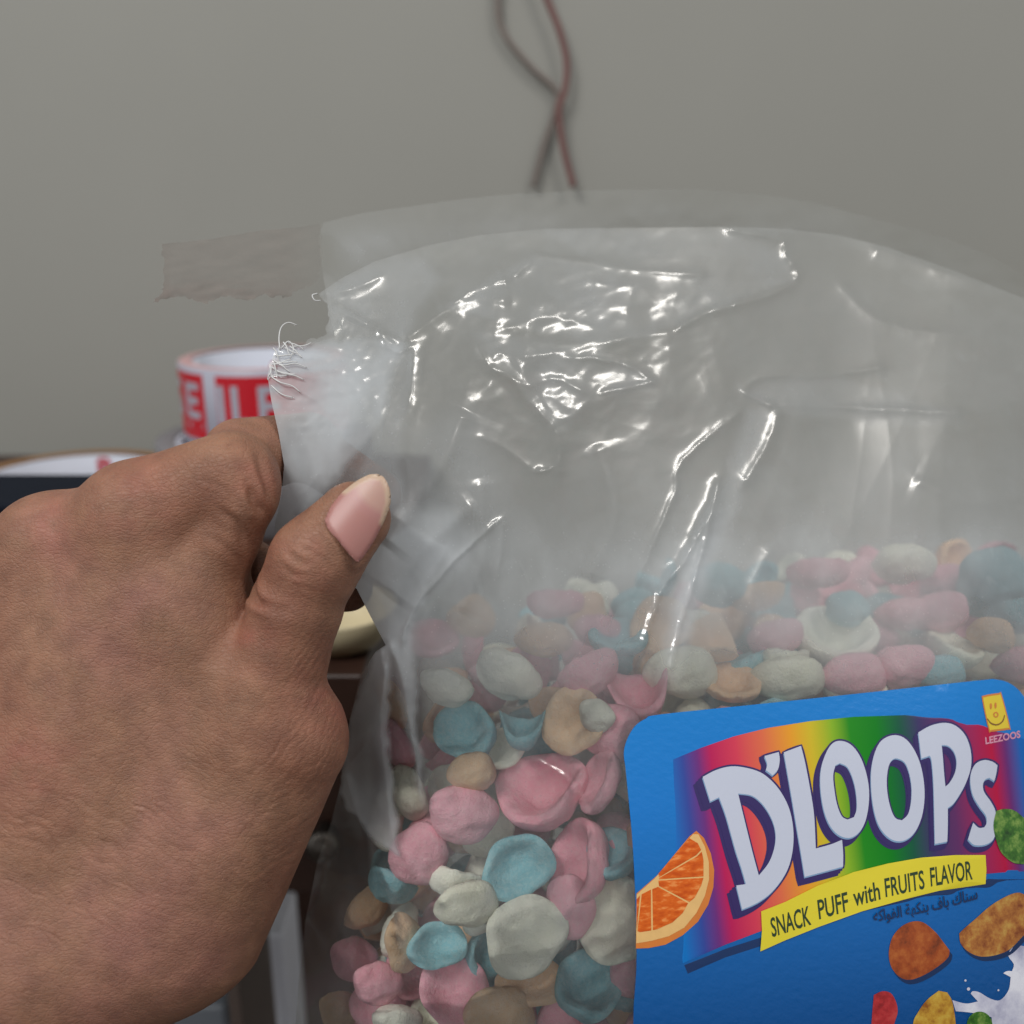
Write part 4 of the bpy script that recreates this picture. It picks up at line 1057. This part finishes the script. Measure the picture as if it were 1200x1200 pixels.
M_or = simple('badge_orange_print', lin(200, 120, 50), .4, .05, 50); M_by = simple('badge_yellow_print', lin(214, 188, 48), .4, .05, 50); M_pink = simple('pink_print', lin(205, 140, 165), .4, .05, 50)
bd0 = [(640, 420), (850, 385), (885, 400), (1005, 860), (980, 900), (740, 930), (705, 915), (612, 480)]
lay('badge_edge', soft(np.array(Z5(bd0)), 80), M_or, 3, raw=True, step=40)
bc_ = np.array(Z5(bd0)).mean(0); lay('badge', soft((np.array(Z5(bd0)) - bc_) * .90 + bc_, 80), M_by, 4, raw=True, step=40)
for e in ((735, 570), (800, 560)):
    lay('badge_eye', Z5([(e[0] + 16 * math.cos(a), e[1] + 45 * math.sin(a)) for a in np.linspace(0, 2 * math.pi, 9)[:-1]]), M_or, 5, raw=True, step=60)
lay('badge_nose', Z5([(805 + 38 * math.cos(a), 690 + 42 * math.sin(a)) for a in np.linspace(0, 2 * math.pi, 11)[:-1]]), M_or, 5, [Z5([(805 + 20 * math.cos(a), 690 + 24 * math.sin(a)) for a in np.linspace(0, 2 * math.pi, 9)[:-1]])], raw=True, step=60)
up_ = [(690, 740), (740, 800), (820, 822), (890, 780), (925, 690)]; lo_ = [(935, 700), (905, 790), (825, 842), (735, 822), (680, 750)]
lay('badge_smile', Z5(catmull(up_, 4).tolist() + catmull(lo_, 4).tolist()), simple('badge_brown_print', lin(120, 80, 30), .4), 5, raw=True, step=60)
word('LEEZOOS', 1155, 872, 1196, 864, 8, M_pink, 3, bold=.03)
# ================================================================== PUFFS
def puff_mat(name, c1, c2):
    m_, nt, N_, L_, b = mat_new(name); global N, L, tc
    N, L = N_, L_; tc = N.new('ShaderNodeTexCoord'); oi = N.new('ShaderNodeObjectInfo')
    c = mixc(noise(90, 5, rough=.7), c1, c2); c = mixc(math_('MULTIPLY', oi.outputs['Random'], .35), c, tuple(min(1, x * 1.25) for x in c2[:3]) + (1,))
    pw = ramp(noise(700, 6, rough=.85), [(.42, (0, 0, 0, 1)), (.75, (1, 1, 1, 1))])
    c = mixc(math_('MULTIPLY', pw, .34), c, lin(240, 236, 226)); L.new(c, b.inputs['Base Color'])
    b.inputs['Roughness'].default_value = .85; b.inputs['Specular IOR Level'].default_value = .15
    b.inputs['Subsurface Weight'].default_value = .12; b.inputs['Subsurface Radius'].default_value = (.005, .004, .004); b.inputs['Subsurface Scale'].default_value = 1
    bp = N.new('ShaderNodeBump'); bp.inputs['Strength'].default_value = .8; bp.inputs['Distance'].default_value = .0008
    L.new(math_('ADD', math_('ADD', noise(420, 5, rough=.75), math_('MULTIPLY', noise(1500, 3, rough=.8), .55)), math_('MULTIPLY', noise(130, 4), .9)), bp.inputs['Height']); L.new(bp.outputs[0], b.inputs['Normal']); return m_


PM = {'pink': puff_mat('pink_puff', lin(246, 150, 172), lin(252, 184, 198)), 'cream': puff_mat('cream_puff', lin(246, 246, 216), lin(253, 252, 235)),
      'teal': puff_mat('teal_puff', lin(112, 180, 194), lin(150, 202, 212)), 'peach': puff_mat('peach_puff', lin(240, 186, 140), lin(248, 208, 172))}


def puff_shape(kind, seed):
    bm = bmesh.new(); bmesh.ops.create_icosphere(bm, subdivisions=4, radius=1); r = np.random.default_rng(seed)
    p = np.array([v.co[:] for v in bm.verts]); x, y, z = p.T; rho = np.minimum(np.sqrt(x * x + y * y), 1.)
    deep, bot, rim, bend = {'cup': (.42, .78, .22, 0), 'dish': (.10, .42, .16, .1), 'fold': (.30, .62, .25, .75), 'lump': (-.42, .72, .04, 0), 'bowl': (.55, .95, .25, .15)}[kind]
    zt = -deep * (1 - rho ** 2) ** 1.1 + rim * np.sin(np.pi * np.clip(rho, 0, 1) ** 2.5) * .9; zb = -bot * np.sqrt(np.clip(1 - rho ** 2, 0, 1)) ** .9
    Z_ = np.where(z > 0, zt, zb); Z_ = Z_ + bend * (x * x - .3) ; X_ = x * (1 - .22 * bend * np.abs(x)); a = r.uniform(0, 6.28)
    wob = 1 + .06 * np.sin(2 * np.arctan2(y, x) + a) + .04 * np.sin(3 * np.arctan2(y, x) + 2 * a) + .03 * np.sin(5 * np.arctan2(y, x) + a * 3)
    n_ = .13 * fbm(X_ * 1.6 + seed * 3.1 + Z_, y * 1.6 + seed - Z_ * .7, 3)
    q = np.stack([X_ * wob, y * wob * .95, Z_ + n_ + .05 * fbm(x * 5 + seed, y * 5 + z * 3, 3) + .02 * fbm(x * 14 + seed, y * 14 + z * 9, 2)], 1)
    for v, c in zip(bm.verts, q): v.co = c * .01
    me = bpy.data.meshes.new('puff'); bm.to_mesh(me); bm.free(); me.polygons.foreach_set('use_smooth', [True] * len(me.polygons)); return me


SH = {}
for i_, k_ in enumerate(('cup', 'dish', 'fold', 'lump', 'bowl')):
    for s_ in range(2):
        for c_, m1 in PM.items():
            me = puff_shape(k_, i_ * 10 + s_ + 1) if c_ == 'pink' else SH[(k_, s_, 'pink')].copy()
            me.materials.clear(); me.materials.append(m1); SH[(k_, s_, c_)] = me
NP_ = [0]
GR = 'pastel snack puffs heaped inside the clear bag'
PLACED = []


def puff(px, py, rpx, col, kind, face=(0, 0, -1), spin=0., dz=0., label=None, d=None, sq=1.):
    """face: where the hollow looks, in camera axes (right, up, away)"""
    if d is None: d = float(Df0(px, py)) + rpx / FPX * float(Df0(px, py)) * (.95 if kind in ('lump', 'cup', 'bowl') else .8) + .10 + dz
    rc = rpx / FPX * d
    o = bpy.data.objects.new('puff', SH[(kind, NP_[0] % 2, col)]); NP_[0] += 1; COL.objects.link(o); o.location = [float(a) for a in P(px, py, d)]
    f = Vector(face).normalized(); wv = Vector([float(a) for a in (f[0] * RIGHT + f[1] * UP + f[2] * FWD)])
    o.rotation_mode = 'QUATERNION'; o.rotation_quaternion = wv.to_track_quat('Z', 'Y') @ Quaternion((0, 0, 1), spin)
    o.scale = (rc, rc * sq, rc); PLACED.append((px, py, d, rc))
    names = {'pink': 'pink', 'cream': 'cream', 'teal': 'teal blue', 'peach': 'peach orange'}
    if label: tag(o, label, 'snack puff', GR)
    elif 0:
        zone = 'blurred in the top of the heap' if py < 800 else ('packed behind the front ones left of the label' if px < 745 else 'packed behind the blue label')
        tag(o, 'pastel %s puff %s in the clear bag' % (names[col], zone), 'snack puff', '%s puffs %s' % (names[col], zone))
    return o


V_, A_ = (0, 0, -1), (0, 0, 1)
HAND = [
    (616, 1097, 49, 'cream', 'dish', (.1, .25, -1), .3, 0, 'round flat cream puff facing the viewer, low in the bag centre', 1),
    (547, 1056, 37, 'cream', 'lump', (-.3, .5, 1), 0, 0, 'small ball-like cream puff left of the flat round cream one', .9),
    (533, 1024, 34, 'cream', 'cup', (.2, .7, .4), 1, .9, 'cream puff peeking out above the small ball-like cream one', 1),
    (607, 1017, 43, 'teal', 'cup', (.05, .1, -1), .5, .1, 'round hollow teal puff above the flat round cream one', .93),
    (542, 952, 42, 'pink', 'lump', (-.2, .2, 1), 0, .1, 'bright pink rounded puff at left, right of the white film fold', .9),
    (492, 1000, 38, 'pink', 'lump', (.3, .1, 1), 2, .2, 'bright pink puff at the left end of the row, under the film fold', 1),
    (632, 920, 56, 'pink', 'bowl', (-.35, .75, -.6), .4, .2, 'large pink cup-shaped puff in the middle left of the blue label', .9),
    (696, 914, 34, 'pink', 'cup', (-.8, .4, -.2), 0, .0, 'pink puff standing on edge just left of the label corner', 1.25),
    (671, 845, 37, 'peach', 'dish', (-.45, .2, -1), 0, .1, 'tall peach disc standing above the large pink cup-shaped puff', 1.2),
    (717, 858, 38, 'pink', 'lump', (.2, .1, 1), 0, .2, 'pink rounded puff touching the upper left corner of the label', 1),
    (699, 838, 22, 'cream', 'lump', (.2, .3, 1), 0, -.1, 'tiny cream puff between the peach disc and the pink one by the label', 1),
    (553, 903, 28, 'peach', 'lump', (-.2, .4, 1), 0, .2, 'small peach puff above the bright pink pair at left', 1),
    (596, 786, 43, 'cream', 'lump', (.3, .8, .7), .5, .3, 'cream rounded puff left of the long highlight, upper left of heap', .85),
    (542, 855, 42, 'teal', 'cup', (-.5, .5, -.7), 0, .5, 'large pale teal puff left of the peach disc', .9),
    (612, 850, 34, 'teal', 'fold', (0, 1, -.3), 0, .6, 'teal folded puff just left of the tall peach disc', .8),
    (630, 880, 30, 'teal', 'cup', (0, .2, -1), 0, 1.8, 'dark teal puff sunk behind the rim of the large pink one', 1),
    (688, 785, 37, 'pink', 'cup', (-.3, .6, .6), 0, .3, 'pink puff above the tall peach disc', 1),
    (749, 808, 42, 'pink', 'fold', (-.2, .8, -.5), .6, .3, 'pink folded puff just above the left top of the label', .9),
    (773, 732, 35, 'peach', 'dish', (-.5, .3, -1), 0, .6, 'peach disc puff beside the long bright film streak', 1.1),
    (798, 784, 42, 'cream', 'lump', (0, .6, .8), 0, .3, 'cream rounded puff under the long bright film streak', .95),
    (838, 750, 34, 'peach', 'fold', (.3, .6, -.5), 1, .5, 'peach folded puff right of the bright film streaks', 1),
    (858, 796, 32, 'peach', 'cup', (0, .7, -.5), 0, .3, 'peach puff resting on the label top edge right of the cream one', 1),
    (672, 1007, 44, 'pink', 'bowl', (-.8, .3, -.5), 1, .3, 'pale pink cup puff on its side right of the hollow teal one', 1.1),
    (718, 1076, 46, 'cream', 'cup', (-.5, .4, -.7), .6, .1, 'large cream puff touching the lower left edge of the label', 1.25),
    (668, 1062, 30, 'pink', 'lump', (0, 0, 1), 0, .7, 'pink puff wedged between two cream ones left of the label', 1.3),
    (622, 1150, 40, 'peach', 'dish', (0, .5, -1), 0, .5, 'peach disc tucked under the flat round cream puff', .8),
    (690, 1150, 46, 'teal', 'bowl', (.2, .8, -.5), 0, .1, 'teal cup puff left of the label near the bottom edge', .9),
    (716, 995, 36, 'teal', 'cup', (-.3, .7, -.3), 0, .4, 'teal puff left of the orange slice print', .9),
    (470, 1104, 28, 'peach', 'lump', (-.8, 0, .5), 0, .3, 'tall peach puff in the hand shadow at lower left', 1.4),
    (513, 1108, 34, 'teal', 'cup', (.2, .5, -.9), 0, .3, 'teal puff below the small ball-like cream one', .85),
    (533, 1162, 42, 'pink', 'cup', (0, .4, -1), 0, .4, 'dull pink puff low at left beside the bottom edge', 1),
    (586, 1186, 40, 'peach', 'lump', (0, .3, 1), 0, .3, 'peach rounded puff at the bottom edge below the cream disc', 1),
    (484, 926, 31, 'cream', 'cup', (.6, .3, .4), 0, .5, 'cream puff behind the white film fold at left', 1.3),
    (469, 870, 28, 'pink', 'cup', (.6, .3, .4), 0, .8, 'pink puff high at the left end behind the white film fold', 1.3),
    (463, 824, 24, 'peach', 'lump', (.6, .3, .4), 0, 1.0, 'narrow peach puff at the top of the left side of the heap', 1.4),
    (552, 722, 31, 'peach', 'fold', (.2, .8, -.3), 0, 1.6, 'peach puff at the top left of the heap', 1),
    (524, 802, 32, 'cream', 'lump', (.2, .6, .5), 0, .8, 'dim cream puff left of the cream rounded one', 1),
    (508, 745, 30, 'pink', 'cup', (.2, .6, -.5), 0, 1.6, 'dim pink puff at the far upper left of the heap', 1),
    (465, 1192, 30, 'cream', 'lump', (0, .6, .5), 0, .6, 'cream puff in shadow at the bottom left corner of the bag', 1),
    (980, 737, 52, 'cream', 'bowl', (-.1, .75, -.55), 0, .5, 'large hollow cream puff holding a teal one above the label', .85),
    (992, 712, 27, 'teal', 'lump', (0, .5, 1), 0, 1.0, 'teal puff lying in the large hollow cream one', .9),
    (922, 790, 44, 'cream', 'lump', (0, .8, .6), 0, .2, 'big pale cream puff on the top edge of the label middle', .9),
    (919, 765, 34, 'cream', 'cup', (0, .9, .2), 1, .8, 'cream puff just above the big pale one on the label edge', .8),
    (1000, 790, 37, 'pink', 'lump', (0, .5, 1), 0, .3, 'pink puff above the last letters of the label logo', .9),
    (1058, 778, 35, 'pink', 'cup', (.2, .5, .6), 0, .3, 'pink puff on the label edge left of the teal and cream one', 1),
    (1098, 786, 32, 'teal', 'lump', (0, .5, .8), 0, .2, 'teal puff on the label edge with a cream rim beside it', .8),
    (1122, 754, 38, 'cream', 'cup', (.2, .7, -.2), 0, .5, 'cream puff at right with a peach one on its right end', .9),
    (1162, 743, 25, 'peach', 'lump', (.4, .4, .8), 0, .2, 'small bright peach puff at the right end of the cream one', 1),
    (1162, 676, 44, 'teal', 'lump', (0, .5, .8), 0, 1.6, 'large teal puff near the right edge of the heap top', 1),
    (725, 741, 33, 'teal', 'cup', (0, .7, -.4), 0, .8, 'teal puff left of the bright film streak', 1),
    (842, 682, 36, 'teal', 'lump', (0, .6, .5), 0, 1.6, 'teal puff at the heap top right of the bright streak', 1),
    (958, 664, 34, 'pink', 'cup', (0, .7, .3), 0, 2.4, 'dim pink puff at the very top of the heap, middle', 1),
    (1058, 656, 38, 'cream', 'lump', (0, .7, .3), 0, 2.4, 'pale greenish cream puff at the very top of the heap', 1),
    (1100, 714, 34, 'pink', 'lump', (0, .6, .6), 0, 1.0, 'pink puff above the cream and peach pair at right', 1),
    (908, 744, 32, 'pink', 'cup', (0, .6, .6), 0, 1.2, 'pink puff left of the large hollow cream one', 1),
    (1196, 775, 32, 'pink', 'lump', (0, .6, .6), 0, .3, 'pink puff at the right frame edge above the label corner', 1),
    (884, 690, 34, 'peach', 'cup', (0, .7, .2), 0, 1.8, 'dim peach puff at the heap top beside the teal one', 1),
    (1060, 715, 32, 'pink', 'lump', (0, .7, .3), 0, 1.3, 'soft pink puff right of the large hollow cream one', 1),
    (1190, 715, 34, 'teal', 'cup', (0, .6, .4), 0, 1.0, 'teal puff at the right frame edge under the large teal one', 1),
    (638, 745, 33, 'peach', 'lump', (0, .7, .4), 0, 1.4, 'dim peach puff above the cream rounded one', 1),
    (700, 735, 30, 'pink', 'lump', (0, .7, .4), 0, 1.6, 'dim pink puff left of the teal one by the streak', 1),
    (428, 1062, 29, 'peach', 'lump', (-.6, .3, .5), 0, 1.3, 'dim peach puff in the hand shadow by the bag side, above the others', 1),
    (414, 1122, 28, 'pink', 'lump', (-.2, .3, .9), 0, 1.3, 'dim pink puff in shadow at the lower left side of the bag', 1.1),
    (398, 1182, 26, 'peach', 'lump', (-.2, .3, .9), 1, 1.3, 'dim peach puff in the bottom left corner of the bag', 1),
    (442, 1150, 30, 'pink', 'lump', (-.2, .3, .8), 0, .3, 'dim pink puff left of the dull pink one near the bottom edge', 1),
    (650, 700, 32, 'pink', 'cup', (0, .7, .3), 0, 2.6, 'faint pink puff at the top of the heap, upper left middle', 1),
]
for px, py, r_, c_, k_, f_, sp_, dz, lb_, sq_ in HAND: puff(px, py, r_, c_, k_, f_, sp_, dz, lb_, sq=sq_)


# the rest of the heap, layer on layer behind the front ones
def heap_top(px): return np.interp(px, [440, 520, 600, 700, 800, 900, 1000, 1100, 1200, 1400], [790, 715, 690, 670, 652, 645, 640, 630, 628, 640])


rr = random.Random(11); cols = ['pink'] * 36 + ['cream'] * 28 + ['teal'] * 20 + ['peach'] * 18
TK = [C(a, b_, d_) for a, b_, d_, r1 in PLACED]; TR = [t[3] for t in PLACED]; cand = []
for layer, (extra, tries) in enumerate(((.2, 4200), (1.0, 3600), (2.4, 2000), (3.8, 1600), (5.4, 1300), (7.2, 900), (8.6, 900))):
    for _ in range(tries):
        px, py = rr.uniform(440, 1285), rr.uniform(635, 1260)
        rc = rr.uniform(.72, .95); d = float(Df0(px, py)) + extra + rc + rr.uniform(0, .5)
        if d + rc * .6 > float(Db0(px, py)): continue
        rp = rc * FPX / d
        left = np.interp(py, [750, 800, 900, 1000, 1100, 1200, 1300], [510, 466, 458, 410, 370, 358, 356]) + 6 * extra
        if px - rp * .7 < left or py - rp * .8 < heap_top(px) + 120 * max(0, 1 - extra / 4.6): continue
        c = C(px, py, d); dist = np.linalg.norm(np.array(TK) - c, axis=1)
        if (dist < (np.array(TR) + rc) * .74).any(): continue
        TK.append(c); TR.append(rc); cand.append((px, py, d, rc))
# keep only those that show between the others
ID = -np.ones((600, 600), int); allp = [(a, b_, d_, r1, -1) for a, b_, d_, r1 in PLACED] + [(*c, i) for i, c in enumerate(cand)]
yy, xx_ = np.mgrid[0:600, 0:600]; lab_in = inside(xx_ * 2. + .5, yy * 2. + .5, LABEL)
for px, py, d, rc, i in sorted(allp, key=lambda q: -q[2]):
    rp = rc * FPX / d * .84 / 2; x0, x1, y0, y1 = int(px / 2 - rp), int(px / 2 + rp) + 1, int(py / 2 - rp), int(py / 2 + rp) + 1
    x0, y0 = max(x0, 0), max(y0, 0); sl_ = (slice(y0, min(y1, 600)), slice(x0, min(x1, 600)))
    ID[sl_][(xx_[sl_] - px / 2) ** 2 + (yy[sl_] - py / 2) ** 2 < rp * rp] = i
ID[lab_in] = -1; vis = np.bincount(ID[ID >= 0].ravel(), minlength=len(cand))
SHORT = [(p[0], p[1], p[8]) for p in HAND if p[8]]


def short(lb):
    w_ = lb.replace(',', ' ,').split(); return ' '.join(lb.split(',')[0].split()[:9])


used = set(); deep = []
for i, (px, py, d, rc) in enumerate(cand):
    off = 1200 < px < 1285 and 620 < py
    if vis[i] < 14 and not (off and d < 30.5): deep.append((px, py, d, rc)); continue
    col = rr.choice(cols); f = (rr.uniform(-.8, .8), rr.uniform(-.2, 1), rr.uniform(-1, .8)); k = rr.choice(['cup', 'cup', 'dish', 'fold', 'lump', 'lump', 'bowl'])
    o = puff(px, py, rc * FPX / d, col, k, f, rr.uniform(0, 6), d=d, sq=rr.uniform(.85, 1.1))
    cn = {'pink': 'pink', 'cream': 'cream', 'teal': 'teal', 'peach': 'peach'}[col]
    if px > 1200 or vis[i] < 14: tag(o, '%s puff packed beyond the right side of the blue label' % cn, 'snack puff', '%s puffs beyond the label' % cn); continue
    best = None
    for hx, hy, lb in sorted(SHORT, key=lambda q: math.hypot(q[0] - px, q[1] - py))[:6]:
        a = math.degrees(math.atan2(hy - py, px - hx)) % 360; dr = ['right of', 'above and right of', 'above', 'above and left of', 'left of', 'below and left of', 'below', 'below and right of'][int((a + 22.5) // 45) % 8]
        l_ = '%s puff behind, %s the %s' % (cn, dr, short(lb))
        if len(l_.split()) > 16: l_ = ' '.join(l_.split()[:16])
        for tail in (' left', ' left of', ' of', ' the', ' in', ' on', ' at', ' of the', ' at the', ' in the', ' on the', ' by the', ' above the', ' under the', ' just', ' and', ' beside the', ' with a', ' near the', ' below the', ' with', ' beside', ' under', ' above', ' by', ' near', ' below', ' just left of', ' just left', ' upper', ' right of', ' right of the', ' facing', ' facing the', ' sunk behind the', ' touching the', ' touching', ' at the very'):
            if l_.endswith(tail): l_ = l_[:-len(tail)]
        if l_ not in used: best = l_; break
    if best is None: best = l_
    used.add(best); tag(o, best, 'snack puff', GR)
# what lies deeper in the bag, seen only as colour in the gaps: one heap
V = []; Fc = []; mi = []; base = [puff_shape(k, 50 + i) for i, k in enumerate(('cup', 'lump'))]
bm = bmesh.new(); bmesh.ops.create_icosphere(bm, subdivisions=2, radius=1); bv = np.array([v.co[:] for v in bm.verts]); bf = [tuple(v.index for v in f.verts) for f in bm.faces]; bm.free()
for px, py, d, rc in deep:
    q = bv.copy(); up_ = q[:, 2] > 0; rh = np.clip(1 - q[:, 0] ** 2 - q[:, 1] ** 2, 0, 1); q[up_, 2] = -.3 * rh[up_] + .1; q[:, 2] += .12 * np.sin(3 * q[:, 0] + px)
    M3 = np.array(Quaternion(Vector((rr.uniform(-1, 1), rr.uniform(-1, 1), rr.uniform(-1, 1))).normalized(), rr.uniform(0, 6)).to_matrix())
    k = len(V); V += list(q @ M3.T * rc * .01 + P(px, py, d)); Fc += [tuple(i + k for i in f) for f in bf]; mi += [rr.randrange(4)] * len(bf)
if V:
    me = mesh('heaped_puffs', V, Fc)
    for c_ in ('pink', 'cream', 'teal', 'peach'): me.materials.append(PM[c_])
    me.polygons.foreach_set('material_index', mi); me.polygons.foreach_set('use_smooth', [True] * len(mi))
    o = bpy.data.objects.new('heaped_puffs', me); COL.objects.link(o)
    tag(o, 'mass of pastel puffs deep inside the clear bag, filling it behind the front ones', 'snack puffs', None, 'stuff')
print('puffs', NP_[0], 'deep', len(deep))
